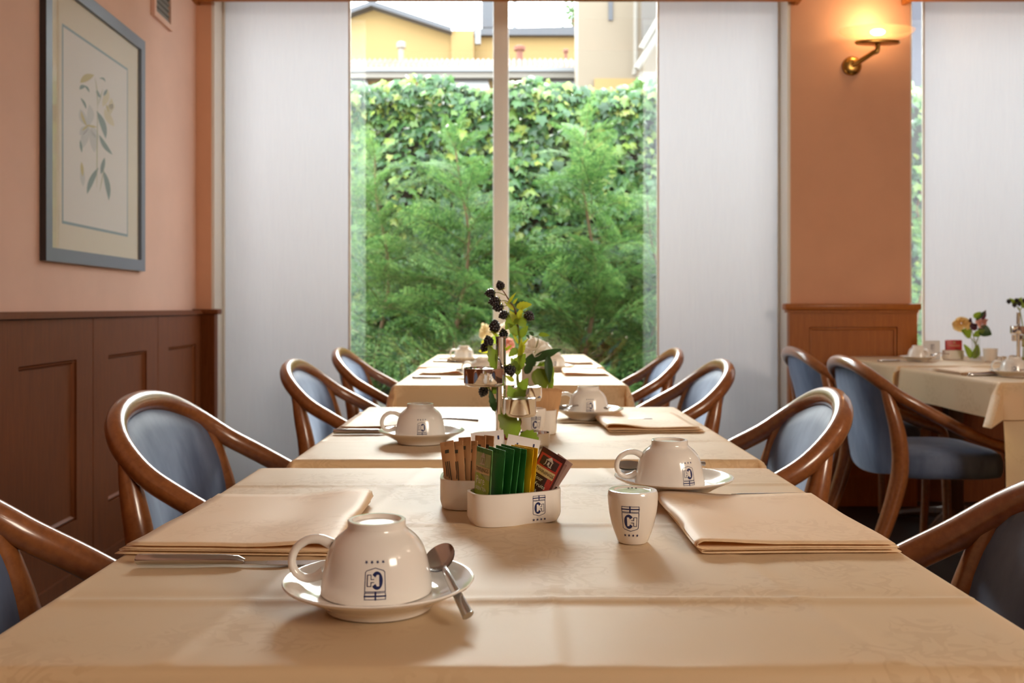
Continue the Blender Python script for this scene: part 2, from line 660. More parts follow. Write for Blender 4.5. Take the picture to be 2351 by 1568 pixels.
# air vent high on the left wall
vent = structure('vent_holder')
bpy.data.objects.remove(vent)
vt = thing('wall_vent', 'small pale wall vent with a grey grille, high on the pink wall', 'vent')
mb = MB()
for (s0, s1, z0, z1) in ((4.17, 4.195, 2.27, 2.60), (4.395, 4.42, 2.27, 2.60), (4.195, 4.395, 2.27, 2.295), (4.195, 4.395, 2.575, 2.60)):
    wall_box(mb, s0, s1, 0.001, 0.018, z0, z1)
mb.obj('frame', M['pink_wall'], vt, smooth=0)
mb = MB(); wall_box(mb, 4.195, 4.395, 0.001, 0.005, 2.295, 2.575)
for i in range(11):
    wall_box(mb, 4.195, 4.395, 0.005, 0.011, 2.30 + i * .025, 2.312 + i * .025)
mb.obj('grille', mat('vent_grey', (0.16, 0.14, 0.12), 0.6), vt, smooth=0)

# ---------------------------------------------------------------- panel blinds
def blind(x0, x1, label, ztop=2.62, y=4.99, seed=0, zbot=0.03):
    t_ = thing('panel_blind', label, 'blind', (0, 0, 0))
    mb = MB()
    rnd = random.Random(seed)

    def f(u, v):
        x = x0 + (x1 - x0) * u
        return (x, y + 0.003 * sin(u * 9 + seed) + 0.002 * sin(v * 5 + u * 4 + seed), zbot + 0.03 + (ztop - zbot - .03) * v)
    mb.grid(f, 14, 14)
    mb.obj('fabric', M['blind'], t_, smooth=60)
    mb = MB(); mb.box(x0, x1, y - 0.008, y + 0.008, zbot, zbot + 0.03, bevel=0.003)
    mb.obj('bottom_bar', M['white_paint'], t_)
    mb = MB(); mb.box(x0, x1, y - 0.012, y + 0.012, ztop, ztop + 0.03)
    mb.obj('carrier_rail', M['white_paint'], t_)
    for xe in (x0, x1 - 0.012):
        mb = MB()
        mb.box(xe, xe + 0.012, y - 0.006, y + 0.006, zbot, ztop, bevel=0.002)
        mb.obj('edge_strip', M['white_paint'], t_)
    return t_


blind(-1.506, -0.840, 'white translucent panel blind hanging at the left of the big window', seed=1)
blind(0.754, 1.394, 'white translucent panel blind hanging between the garden view and the sconce pier', seed=2)
blind(2.136, 3.66, 'wide white panel blind behind the flowers, right of the sconce pier', seed=5, zbot=0.60)

# ---------------------------------------------------------------- framed flower print on the left wall
pic = thing('framed_print', 'blue-grey framed botanical print of a pale lily on the pink wall', 'picture')
S0, S1, Z0, Z1 = 3.10, 4.037, 1.150, 2.117
FW = 0.045
D = 0.022
mb = MB()
for (s0, s1, z0, z1) in ((S0, S0 + FW, Z0, Z1), (S1 - FW, S1, Z0, Z1), (S0 + FW, S1 - FW, Z0, Z0 + FW), (S0 + FW, S1 - FW, Z1 - FW, Z1)):
    wall_box(mb, s0, s1, 0.002, D, z0, z1)
mb.obj('frame', M['blue_frame'], pic, smooth=0)
mb = MB(); wall_box(mb, S0 - 0.0015, S0, 0.001, D - 0.001, Z0, Z1)  # thin dark sheet carrying the painted shade of the frame's near side
mb.obj('frame_side_shade', M['frame_side_shade'], pic, smooth=0)
mb = MB(); wall_box(mb, S0 + FW, S1 - FW, 0.002, 0.008, Z0 + FW, Z1 - FW)
mb.obj('mount', M['mount'], pic, smooth=0)
PS0, PS1, PZ0, PZ1 = 3.26, 3.86, 1.293, 1.952
mb = MB(); wall_box(mb, PS0, PS1, 0.008, 0.0088, PZ0, PZ1)
pr = mb.obj('print', M['paper'], pic, smooth=0)
mb = MB()
lw = 0.010
for (s0, s1, z0, z1) in ((PS0 - lw, PS0, PZ0 - lw, PZ1 + lw), (PS1, PS1 + lw, PZ0 - lw, PZ1 + lw), (PS0, PS1, PZ0 - lw, PZ0), (PS0, PS1, PZ1, PZ1 + lw)):
    wall_box(mb, s0, s1, 0.008, 0.0086, z0, z1)
mb.obj('border_line', mat('border_blue', (0.20, 0.27, 0.29), 0.7), pic, smooth=0)


def wpx(px, py, d):
    """place on the left wall that shows at that pixel, d out of the wall"""
    # x = -1.40 + .. ; solve s from px
    o = WORG + WNRM * d
    k = (px - CX) / FPX
    s = (k * o.y - o.x) / (WDIR.x - k * WDIR.y)
    p = o + WDIR * s
    return (p.x, p.y, CAMZ - (py - CY) * p.y / FPX)


def petal2(mbx, x0, y0, x1, y1, w, bend=0.0, mi=0, n=6, d=0.0094):
    """flat leaf drawn between two places of the print"""
    A, B = Vector((x0, y0)), Vector((x1, y1))
    nrm = Vector((-(B - A).y, (B - A).x)).normalized()
    L, R = [], []
    for i in range(n + 1):
        t_ = i / n
        c = A.lerp(B, t_) + nrm * bend * 4 * t_ * (1 - t_)
        hw = w * 0.5 * (sin(PI * t_) ** 0.8) + 0.25
        L.append(c + nrm * hw); R.append(c - nrm * hw)
    for i in range(n):
        mbx.face([wpx(*L[i], d), wpx(*R[i], d), wpx(*R[i + 1], d), wpx(*L[i + 1], d)], mi)


prm = [mat('print_green', (0.16, 0.22, 0.18), 0.8), mat('print_yellow', (0.50, 0.40, 0.14), 0.8), mat('print_pale', (0.52, 0.50, 0.47), 0.8), mat('print_stem', (0.38, 0.37, 0.20), 0.8), mat('print_cream', (0.62, 0.53, 0.33), 0.8)]


def drawn(name, a, mi, d=0.0094):
    mbx = MB()
    petal2(mbx, *a[:4], a[4], a[5], 0, d=d)
    mbx.obj(name, prm[mi], pr, smooth=0)


for a in ((183, 205, 196, 197, 9, -2), (193, 196, 205, 212, 5, -2), (222, 255, 243, 318, 13, -4), (228, 310, 258, 355, 10, 3), (240, 362, 232, 400, 9, 0), (226, 385, 200, 445, 12, 3), (236, 390, 250, 460, 11, -4),
          (185, 225, 198, 250, 5, -2), (184, 322, 188, 350, 5, 0), (222, 205, 232, 225, 6, 2), (228, 180, 242, 188, 4, -4), (238, 220, 246, 205, 6, 0)):
    drawn('painted_leaf', a, 0)
drawn('painted_petal', (184, 190, 216, 172, 16, -3), 1)
for a in ((188, 300, 206, 285, 5, 0), (200, 288, 222, 292, 5, 0), (186, 255, 200, 290, 6, 2), (187, 372, 190, 405, 7, 0), (244, 240, 250, 258, 5, 0)):
    drawn('painted_petal', a, 1)
for a in ((184, 250, 203, 290, 17, 3), (205, 240, 205, 288, 16, -3), (183, 310, 205, 292, 16, -3), (205, 295, 190, 340, 18, 3), (207, 295, 217, 350, 18, -3), (210, 290, 225, 320, 14, 0), (188, 385, 191, 428, 11, 0)):
    drawn('painted_petal', a, 2, d=0.0091)
for a in ((236, 245, 247, 205, 14, 2), (250, 250, 262, 240, 14, 0), (240, 250, 262, 290, 15, 2), (247, 270, 256, 225, 13, 2)):
    drawn('painted_petal', a, 4, d=0.0091)
for a in ((222, 430, 224, 250, 2.0, 0), (224, 250, 218, 178, 1.8, 2), (226, 240, 236, 205, 1.6, 0), (229, 440, 240, 380, 1.6, 0)):
    drawn('painted_stem', a, 3)
mb = MB(); mb.face([wl(S0 + FW, .013, Z0 + FW), wl(S1 - FW, .013, Z0 + FW), wl(S1 - FW, .013, Z1 - FW), wl(S0 + FW, .013, Z1 - FW)])
mb.obj('glazing', glass_pane('picture_glass', (.96, .97, .97), .04), pic, smooth=0)

# ---------------------------------------------------------------- sconce on the pier
sx, sz = at(1955, 152, 4.85)[0], at(1955, 152, 4.85)[2]
sc = thing('wall_sconce', 'brass wall sconce with a lit frosted glass bowl on the apricot pier', 'lamp', (sx, 4.85, sz))
prof = [(0.0, 0), (0.020, 0), (0.040, 0.004), (0.0485, 0.012), (0.0485, 0.016), (0.046, 0.018)]
mb = MB()
seg = 28
mb.lathe([(0.0485, 0.0), (0.0490, 0.008), (0.044, 0.016), (0.030, 0.022), (0.014, 0.024), (0.0, 0.024)], seg)
mb.v = [(x, -z, y) for (x, y, z) in mb.v]
mb.obj('wall_plate', M['brass'], sc)
mb = MB()
mb.tube(spline([(0.0, -0.02, 0.0), (0.025, -0.06, 0.012), (0.070, -0.105, 0.040), (0.086, -0.112, 0.046), (0.090, -0.112, 0.066), (0.091, -0.112, 0.082)], 5), 0.0125, 12)
mb.obj('arm', M['brass'], sc)
mb = MB()
mb.lathe([(0.0, 0.098), (0.030, 0.098), (0.050, 0.100), (0.108, 0.102), (0.113, 0.107), (0.110, 0.116), (0.06, 0.118), (0, 0.118)], 32, c=(0.086, -0.118, -0.022), sy=0.36)
mb.obj('holder_ring', M['brass'], sc)
m, t, b = nt('frosted_glass')
b.inputs['Base Color'].default_value = (0.85, 0.62, 0.34, 1)
b.inputs['Roughness'].default_value = 0.35
tr = t.nodes.new('ShaderNodeBsdfTranslucent'); tr.inputs[0].default_value = (0.9, 0.65, 0.35, 1)
tp = t.nodes.new('ShaderNodeBsdfTransparent')
mx1 = t.nodes.new('ShaderNodeMixShader'); mx1.inputs[0].default_value = 0.45
mx2 = t.nodes.new('ShaderNodeMixShader'); mx2.inputs[0].default_value = 0.72
t.links.new(b.outputs[0], mx1.inputs[1]); t.links.new(tr.outputs[0], mx1.inputs[2])
t.links.new(mx1.outputs[0], mx2.inputs[1]); t.links.new(tp.outputs[0], mx2.inputs[2])
t.links.new(mx2.outputs[0], t.nodes['Material Output'].inputs[0])
M['frost'] = m
mb = MB()
mb.lathe([(0.05, 0.125), (0.11, 0.130), (0.155, 0.142), (0.182, 0.158), (0.189, 0.170), (0.187, 0.171), (0.178, 0.160), (0.15, 0.146), (0.10, 0.135), (0.05, 0.130)], 40, c=(0.082, -0.118, -0.022), sy=0.55)
mb.obj('glass_bowl', M['frost'], sc)
mb = MB()
mb.lathe([(0.0, 0.128), (0.022, 0.130), (0.034, 0.138), (0.036, 0.146), (0.024, 0.154), (0, 0.157)], 20, c=(0.088, -0.118, -0.004), sy=0.6)
mb.obj('bulb', mat('lit_bulb', (1, .9, .7), 0.4, emit=(1.0, 0.78, 0.45), estr=9.0), sc)
lamp('sconce_light', 'POINT', (sx + 0.075, 4.725, sz + 0.200), 1.5, (1.0, 0.66, 0.34), shadow_soft_size=0.03)

# ---------------------------------------------------------------- chairs
def build_chair(label, loc, rz):
    t_ = thing('bentwood_armchair', label, 'chair', loc, rz, 'bentwood armchairs')
    half = [(0.505, 0.258, 0.455), (0.500, 0.264, 0.490), (0.470, 0.270, 0.512), (0.42, 0.275, 0.528), (0.34, 0.279, 0.562), (0.26, 0.280, 0.604), (0.18, 0.276, 0.648), (0.115, 0.262, 0.686), (0.06, 0.230, 0.731), (0.025, 0.178, 0.766), (0.006, 0.10, 0.789), (0.0, 0.0, 0.797)]
    pts = [(x, -y, z) for (x, y, z) in half] + [(x, y, z) for (x, y, z) in reversed(half[:-1])]
    sp = spline(pts, 6)
    mb = MB()
    rad = []
    for i in range(len(sp)):
        q = abs(i / (len(sp) - 1) - .5) * 2
        rad.append(0.0235 - 0.004 * q)
    mb.tube(sp, rad, 14, up=(0, 0, 1), flat=0.92)
    mb.obj('bent_rail', M['chair_wood'], t_)
    # rear legs that run up to the rail
    for s in (-1, 1):
        path = spline([(-0.035, s * .262, 0), (0.03, s * .262, 0.15), (0.085, s * .262, 0.30), (0.115, s * .262, 0.43), (0.108, s * .262, 0.55), (0.086, s * .252, 0.65), (0.070, s * .238, 0.716)], 4)
        n_ = len(path)
        mb = MB()
        mb.tube(path, [0.0185 + 0.0105 * sin(PI * min(1, i / (n_ - 1) * 1.02)) - 0.003 * (i / (n_ - 1)) ** 4 for i in range(n_)], 10, up=(1, 0, 0), flat=1.05)
        mb.obj('rear_leg', M['chair_wood'], t_)
        mb = MB()
        path = spline([(0.505, s * .235, 0), (0.510, s * .248, 0.20), (0.506, s * .256, 0.40), (0.505, s * .258, 0.47)], 4)
        mb.tube(path, [0.015 + 0.007 * i / (len(path) - 1) for i in range(len(path))], 10, up=(1, 0, 0))
        mb.obj('front_leg', M['chair_wood'], t_)
    # upholstered back shell
    topc = spline([(0.083, -0.240, 0.690), (0.062, -0.213, 0.722), (0.034, -0.160, 0.750), (0.016, -0.09, 0.770), (0.012, 0.0, 0.778), (0.016, 0.09, 0.770), (0.034, 0.160, 0.750), (0.062, 0.213, 0.722), (0.083, 0.240, 0.690)], 4)
    NT = len(topc) - 1

    def shell(u, v, off):
        p = topc[min(NT, int(round(u * NT)))]
        y = (u - .5) * 2
        bx, by, bz = 0.118 - 0.030 * (1 - y * y), 0.243 * y, 0.385 + 0.03 * y * y
        w = v
        x = bx + (p.x - bx) * (w ** 1.25) + 0.012 * sin(PI * w)
        yy = by + (p.y - by) * w
        z = bz + (p.z - bz) * w
        edge = min(1.0, 4 * min(u, 1 - u) + .15) * min(1.0, 5 * min(v, 1 - v) + .25)
        return (x + off * edge, yy, z)
    mb = MB()
    mb.grid(lambda u, v: shell(u, v, 0.020), NT, 10)
    mb.grid(lambda u, v: shell(u, v, -0.020), NT, 10, flip=True)
    n1 = (NT + 1) * 11
    for j in range(10):
        for i in (0, NT):
            a, c_ = j * (NT + 1) + i, (j + 1) * (NT + 1) + i
            mb.f.append((a, c_, n1 + c_, n1 + a)); mb.mi.append(0)
    for i in range(NT):
        for j in (0, 10):
            a, c_ = j * (NT + 1) + i, j * (NT + 1) + i + 1
            mb.f.append((a, c_, n1 + c_, n1 + a)); mb.mi.append(0)
    mb.obj('backrest', M['velvet'], t_, smooth=70)
    # seat
    mb = MB()

    def seat_ring(u, v):
        a = 2 * PI * u
        ca, sa = cos(a), sin(a)
        k_ = (abs(ca) ** 5 + abs(sa) ** 5) ** (-1 / 5)
        prof_ = [(0.0, .385), (0.86, .385), (0.97, .392), (1.0, .415), (1.0, .445), (0.97, .468), (0.86, .482), (0.5, .492), (0.0, .495)]
        r, z = prof_[int(round(v * 8))]
        return (0.325 + 0.205 * ca * k_ * r, 0.245 * sa * k_ * r * (0.96 + 0.04 * ca), z)
    mb.grid(seat_ring, 40, 8, closed_u=True)
    mb.obj('seat', M['velvet'], t_, smooth=60)
    return t_


chair_spots = [   # x of the hoop's back, y, turned, label
    (-0.795, 2.04, 0.0, 'bentwood armchair with blue-grey velvet back, left of the second table, before the wainscot'),
    (-0.775, 1.05, 0.0, 'bentwood armchair cut off by the photo edge, left of the nearest table'),
    (-0.765, 3.33, 0.0, 'bentwood armchair left of the third table, in front of the left blind'),
    (-0.775, 4.29, 0.0, 'bentwood armchair nearest the glass, left of the farthest table of the middle row'),
    (0.715, 2.13, PI - 0.10, 'bentwood armchair with grey velvet back and bright rail, right of the second table'),
    (0.720, 1.05, PI, 'bentwood armchair at the right photo edge, its arm behind the nearest table'),
    (0.735, 3.33, PI, 'bentwood armchair right of the third table, in front of the right blind'),
    (0.730, 4.25, PI, 'bentwood armchair nearest the glass, right of the farthest table of the middle row'),
    (1.245, 3.62, 0.0, 'bentwood armchair seen from its side, seat and rear legs showing, at the right-hand row'),
    (1.290, 4.42, 0.0, 'bentwood armchair before the cherry wainscot, at the far table of the right-hand row'),
]
c0 = None
for (x, y, r, lab) in chair_spots:
    if c0 is None:
        c0 = build_chair(lab, (x, y, 0), r)
    else:
        dup(c0, (x, y, 0), r, lab)

# ---------------------------------------------------------------- tables and cloths
M['table_wood'] = wood('table_wood', (0.07, 0.025, 0.010), (0.12, 0.045, 0.016), 0.4, (8, 8, 1), coat=0.2)


def table(x0, x1, y0, y1, z, label):
    cx_, cy_ = (x0 + x1) / 2, (y0 + y1) / 2
    t_ = thing('dining_table', label, 'table', (cx_, cy_, 0), 0, 'dining tables')
    hx, hy = (x1 - x0) / 2, (y1 - y0) / 2
    mb = MB(); mb.box(-hx + .006, hx - .006, -hy + .006, hy - .006, z - 0.030, z - 0.004, bevel=0.004)
    mb.obj('tabletop', M['table_wood'], t_)
    mb = MB(); mb.box(-0.035, 0.035, -0.035, 0.035, 0.03, z - 0.03, bevel=0.006)
    mb.obj('column', M['table_wood'], t_)
    for i in range(4):
        a = PI / 4 + i * PI / 2
        mb = MB()
        mb.tube([(0.03 * cos(a), 0.03 * sin(a), 0.06), (0.15 * cos(a), 0.15 * sin(a), 0.045), (0.26 * cos(a), 0.26 * sin(a), 0.018)], [0.028, 0.024, 0.016], 8)
        mb.obj('foot', M['table_wood'], t_)
    return t_


def nz(x, y, s, seed=0.0):
    return noise.noise(Vector((x * s + seed, y * s - seed, seed * 1.7)))


def cloth(name, x0, x1, y0, y1, z, d, label, corners=(), dy0=None, dy1=None, seed=0, res=0.012, ridges=(), flare=0.06, cornerout=0.55):
    """square cloth laid over a table: top, four hanging sides and a folded point at every corner"""
    cx_, cy_ = (x0 + x1) / 2, (y0 + y1) / 2
    hx, hy = (x1 - x0) / 2, (y1 - y0) / 2
    dd = {'l': d, 'r': d, 'f': d if dy0 is None else dy0, 'b': d if dy1 is None else dy1}
    R = 0.012

    def axis(h, lo, hi):
        """positions along one axis: dense near the folded edge"""
        out = []
        n_ = max(2, int(2 * h / (res * 2.2)))
        a = -h
        ov = [-h - lo * (1 - i / 12) for i in range(12)] if lo > 0 else []
        ov = [p for p in ov if p < -h - 0.028]
        mid = [-h - 0.022, -h - 0.016, -h - 0.011, -h - 0.006, -h - .002]
        top = [-h + 2 * h * i / n_ for i in range(n_ + 1)]
        ov2 = [h + hi * i / 12 for i in range(1, 13)]
        ov2 = [p for p in ov2 if p > h + 0.028]
        mid2 = [h + .002, h + 0.006, h + 0.011, h + 0.016, h + 0.022]
        return ov + mid + top + mid2 + ov2

    def bend(a):
        if a <= 0:
            return 0.0, 0.0
        if a < R * PI / 2:
            return R * sin(a / R), R * (1 - cos(a / R))
        r_ = a - R * PI / 2
        return R + flare * r_, R + r_

    def pos(u, v):
        a = max(0.0, abs(u) - hx); b_ = max(0.0, abs(v) - hy)
        su, sv = (1 if u > 0 else -1), (1 if v > 0 else -1)
        bx, by = max(-hx, min(hx, u)), max(-hy, min(hy, v))
        if a > 0 and b_ > 0:
            rho, ph = math.hypot(a, b_), math.atan2(b_, a)
            q = ph if ph < PI / 4 else PI / 2 - ph
            lean = 0.75
            o, dn = bend(rho)
            w = 1.0 if rho > .02 else rho / .02
            out_d = rho * sin(q) * cornerout * w
            dn = dn * (1 - (1 - cos(q)) * 0.7)
            side = dict(corners).get((su, sv), 0.0)
            dirx, diry = su * (0.7071 - side), sv * (0.7071 + side)
            # the two faces of the fold lie a little apart
            gap = 0.010 * sin(2 * ph) * (1 if ph < PI / 4 else -1) * min(1, rho / .05)
            x = bx + su * o * cos(ph) + dirx * out_d + gap * su
            y = by + sv * o * sin(ph) + diry * out_d - gap * sv
            zz = z - dn
        else:
            ox, dx = bend(a)
            oy, dy = bend(b_)
            x, y, zz = bx + su * ox, by + sv * oy, z - max(dx, dy)
            if dx > 0.02:
                wv = 0.010 * min(1, dx / .1) * nz(y * 6, dx * 1.5, 1.0, seed + 3)
                x += su * wv
            if dy > 0.02:
                wv = 0.010 * min(1, dy / .1) * nz(x * 6, dy * 1.5, 1.0, seed + 7)
                y += sv * wv
        if a <= 0 and b_ <= 0:
            zz += 0.0006 * nz(u, v, 9, seed) + 0.0005 * nz(u, v, 26, seed + 4)
            for (kind, p0, amp, wd, slant) in ridges:
                dist = (v - (p0 + slant * u)) if kind == 'x' else (u - (p0 + slant * v))
                zz += amp * math.exp(-(dist / wd) ** 2) * (0.75 + 0.5 * nz(u, v, 5, seed + 9))
                zz -= amp * .35 * math.exp(-((dist - 2.2 * wd) / (wd * 1.6)) ** 2)
        return (x, y, zz)
    us, vs = axis(hx, dd['l'], dd['r']), axis(hy, dd['f'], dd['b'])
    mb = MB()
    for v in vs:
        for u in us:
            mb.v.append(pos(u, v))
    nu = len(us)
    for j in range(len(vs) - 1):
        for i in range(nu - 1):
            mb.f.append((j * nu + i, j * nu + i + 1, (j + 1) * nu + i + 1, (j + 1) * nu + i)); mb.mi.append(0)
    o = mb.obj('tablecloth', M['cloth'], smooth=80)
    o.location = (cx_, cy_, 0)
    return tag(o, label, 'tablecloth', 'cream damask tablecloths')


TZ = 0.750
TABLES = {
    'n1': (-0.385, 0.390, 0.665, 1.478, TZ, 'dining table nearest the viewer under a cream damask cloth'),
    'n2': (-0.352, 0.400, 1.570, 2.385, TZ, 'second dining table of the middle row, under the condiment stand'),
    'n3': (-0.372, 0.362, 3.085, 3.890, TZ, 'third dining table of the middle row, its golden cloth front showing'),
    'n4': (-0.372, 0.362, 3.900, 4.860, TZ + .009, 'farthest dining table of the middle row, close to the window glass'),
    'r3': (1.622, 2.420, 3.180, 3.985, TZ, 'nearer dining table of the right-hand row, its cloth corner folded over'),
    'r4': (1.612, 2.420, 3.995, 4.765, TZ + .005, 'far dining table of the right-hand row, in front of the cherry wainscot'),
}
for k_, (x0, x1, y0, y1, z, lab) in TABLES.items():
    table(x0, x1, y0, y1, z - 0.002, lab)
rid1 = [('x', -0.262, 0.0042, 0.0075, 0.004), ('x', 0.02, 0.0030, 0.008, -0.01), ('x', 0.265, 0.0026, 0.007, 0.02), ('y', 0.030, 0.0008, 0.005, 0.0), ('y', -0.19, 0.0012, 0.008, 0.14), ('y', 0.20, 0.0014, 0.008, -0.16)]
rid2 = [('x', -0.2, 0.0036, 0.008, 0.02), ('x', 0.05, 0.0036, 0.008, -0.02), ('x', -0.05, 0.0030, 0.008, 0.03), ('y', 0.0, 0.0012, 0.006, 0.0), ('x', 0.25, 0.0030, 0.008, 0.0)]
cl_labels = {
    'n1': 'cream damask tablecloth with fold creases, on the table nearest the viewer',
    'n2': 'cream tablecloth of the second table, bright with window light, under the condiment stand',
    'n3': 'cream tablecloth of the third table, its golden front hanging towards the viewer',
    'n4': 'cream tablecloth on the farthest table of the middle row, next to the window glass',
    'r3': 'cream tablecloth with a pointed corner fold, at the front of the right-hand row',
    'r4': 'cream tablecloth of the right-hand far table, before the cherry wainscot',
}
for k_, (x0, x1, y0, y1, z, lab) in TABLES.items():
    sd = {'n1': 1, 'n2': 5, 'n3': 9, 'n4': 14, 'r3': 21, 'r4': 27}[k_]
    kw = {}
    if k_ == 'n3':
        kw = dict(dy0=0.16, dy1=0.012)
    if k_ == 'n4':
        kw = dict(dy0=0.008)
    if k_ == 'r4':
        kw = dict(dy0=0.006)
    if k_ == 'r3':
        kw = dict(dy1=0.012)
    if k_ in ('n1', 'n2'):
        kw = dict(res=0.0026 if k_ == 'n1' else .004)
    cs = ()
    kw['cornerout'] = 0.25
    if k_ == 'r3':
        kw['cornerout'] = 0.85
    cloth('tablecloth', x0, x1, y0, y1, z, 0.13, cl_labels[k_], corners=cs, seed=sd, ridges=rid1 if k_ == 'n1' else rid2 if k_ == 'n2' else [], **kw)

# long under-cloth hanging at the front end of the right-hand row
mb = MB()


def uc(u, v):
    x = 1.620 + (2.42 - 1.620) * u
    zz = TZ - 0.035 - v * (0.56 + 0.03 * sin(u * 5))
    return (x + 0.012 * sin(v * 3), 3.172 - 0.020 * v + 0.022 * v * sin(u * 24) + 0.008 * v * sin(u * 55 + 1), zz)


mb.grid(uc, 80, 10)
o = mb.obj('under_cloth', M['cloth'], smooth=80)
tag(o, 'long yellow under-cloth hanging nearly to the floor at the front of the right-hand row', 'tablecloth')

# ---------------------------------------------------------------- emblem, stars and lettering (flat print laid on the china)
def seg_quads(p, q, w, n=3):
    p, q = Vector(p), Vector(q)
    d = (q - p)
    nrm = Vector((-d.y, d.x)).normalized() * w * .5
    ext = d.normalized() * w * .5
    p, q = p - ext, q + ext
    out = []
    for i in range(n):
        a, b_ = p.lerp(q, i / n), p.lerp(q, (i + 1) / n)
        out.append([a - nrm, b_ - nrm, b_ + nrm, a + nrm])
    return out


def emblem():
    """(layer, polygons): unit width, v from 0 to 1.85"""
    ink, white = [], []
    lw_ = 0.035
    loop = lambda pts: sum((seg_quads(pts[i], pts[(i + 1) % len(pts)], lw_) for i in range(len(pts))), [])
    ink += loop([(0, 1.52), (1, 1.52), (1, 1.83), (0, 1.83)])
    ink += seg_quads((0, 1.675), (1, 1.675), 0.075) + seg_quads((0.48, 1.52), (0.48, 1.83), 0.075)
    ink += loop([(0, 1.46), (1, 1.46), (1, 0.56), (0.93, 0.48), (0.49, 0.36), (0.07, 0.48), (0, 0.56)])
    # C
    n_ = 22
    c = Vector((0.40, 0.94))
    a0, a1 = math.radians(38), math.radians(322)
    for i in range(n_):
        t0, t1 = a0 + (a1 - a0) * i / n_, a0 + (a1 - a0) * (i + 1) / n_
        def pt(t_, k):
            rx, ry = (0.29, 0.43) if k else (0.10, 0.24)
            return c + Vector((rx * cos(t_), ry * sin(t_)))
        ink.append([pt(t0, 1), pt(t1, 1), pt(t1, 0), pt(t0, 0)])
    # H: pale legs cut into the C, the right leg outlined
    white += seg_quads((0.36, 0.74), (0.36, 1.14), 0.13) + seg_quads((0.36, 0.95), (0.80, 0.95), 0.12) + seg_quads((0.79, 0.75), (0.79, 1.12), 0.13)
    for a, b_ in (((0.70, 0.67), (0.88, 0.67)), ((0.88, 0.67), (0.88, 1.20)), ((0.88, 1.20), (0.70, 1.20)), ((0.70, 1.20), (0.70, 1.02)), ((0.70, 0.88), (0.70, 0.67)), ((0.70, 1.02), (0.56, 1.02)), ((0.70, 0.88), (0.56, 0.88))):
        white += []
        ink2.extend(seg_quads(a, b_, lw_, 2))
    for i in range(4):
        cx_ = 0.06 + i * 0.305
        pts = []
        for k in range(10):
            a = PI / 2 + k * PI / 5
            r = 0.108 if k % 2 == 0 else 0.044
            pts.append(Vector((cx_ + r * cos(a), 0.09 + r * sin(a))))
        for k in range(10):
            ink.append([Vector((cx_, 0.09)), pts[k], pts[(k + 1) % 10]])
    return ink, white, list(ink2)


ink2 = []
EMB = emblem()


def print_emblem(parent, fn, width, flip=False, base='china'):
    """fn(u, v, off) places a point of the print on the surface; u, v in metres from the emblem's centre"""
    mb = MB()
    for layer, (polys, mi) in enumerate(((EMB[0], 0), (EMB[1], 1), (EMB[2], 0))):
        for p in polys:
            pts = []
            for q in p:
                u, v = (q.x - 0.5) * width, (q.y - 0.93) * width
                if flip:
                    u, v = -u, -v
                pts.append(fn(u, v, 0.00022 + 0.00012 * layer))
            mb.face(pts, mi)
    return mb.obj('emblem', [M['ink'], M[base]], parent, smooth=0)


_font_cache = {}


def text_shape(s, size):
    """filled outlines of a word: vertices and faces in the plane, origin at its centre"""
    key = (s, size)
    if key in _font_cache:
        return _font_cache[key]
    cu = bpy.data.curves.new('lettering', 'FONT')
    cu.body = s
    cu.size = size
    cu.resolution_u = 2
    cu.align_x = 'CENTER'
    cu.align_y = 'CENTER'
    o = bpy.data.objects.new('lettering', cu)
    COL.objects.link(o)
    dg = bpy.context.evaluated_depsgraph_get()
    me = bpy.data.meshes.new_from_object(o.evaluated_get(dg))
    vs = [(v.co.x, v.co.y) for v in me.vertices]
    fs = [tuple(p.vertices) for p in me.polygons]
    bpy.data.objects.remove(o)
    bpy.data.curves.remove(cu)
    bpy.data.meshes.remove(me)
    _font_cache[key] = (vs, fs)
    return vs, fs


# ---------------------------------------------------------------- cup, saucer, spoon, knife, napkin
CUP = [(0.0440, 0.0), (0.0460, 0.0005), (0.0462, 0.004), (0.0455, 0.009), (0.0444, 0.015), (0.0421, 0.026), (0.0390, 0.036), (0.0340, 0.0435), (0.0280, 0.0488), (0.0248, 0.0515), (0.0240, 0.0540), (0.0240, 0.0585), (0.0232, 0.0592), (0.0205, 0.0592), (0.0197, 0.0580), (0.0190, 0.0562), (0.0, 0.0560)]


def prof_r(prof_, h):
    for (r0, z0), (r1, z1) in zip(prof_, prof_[1:]):
        if z0 <= h <= z1 and z1 > z0:
            return r0 + (r1 - r0) * (h - z0) / (z1 - z0)
    return prof_[0][0]


def smooth_prof(p, n=3):
    return [(max(0, v.x), v.y) for v in spline([(a, b_, 0) for a, b_ in p], n)]


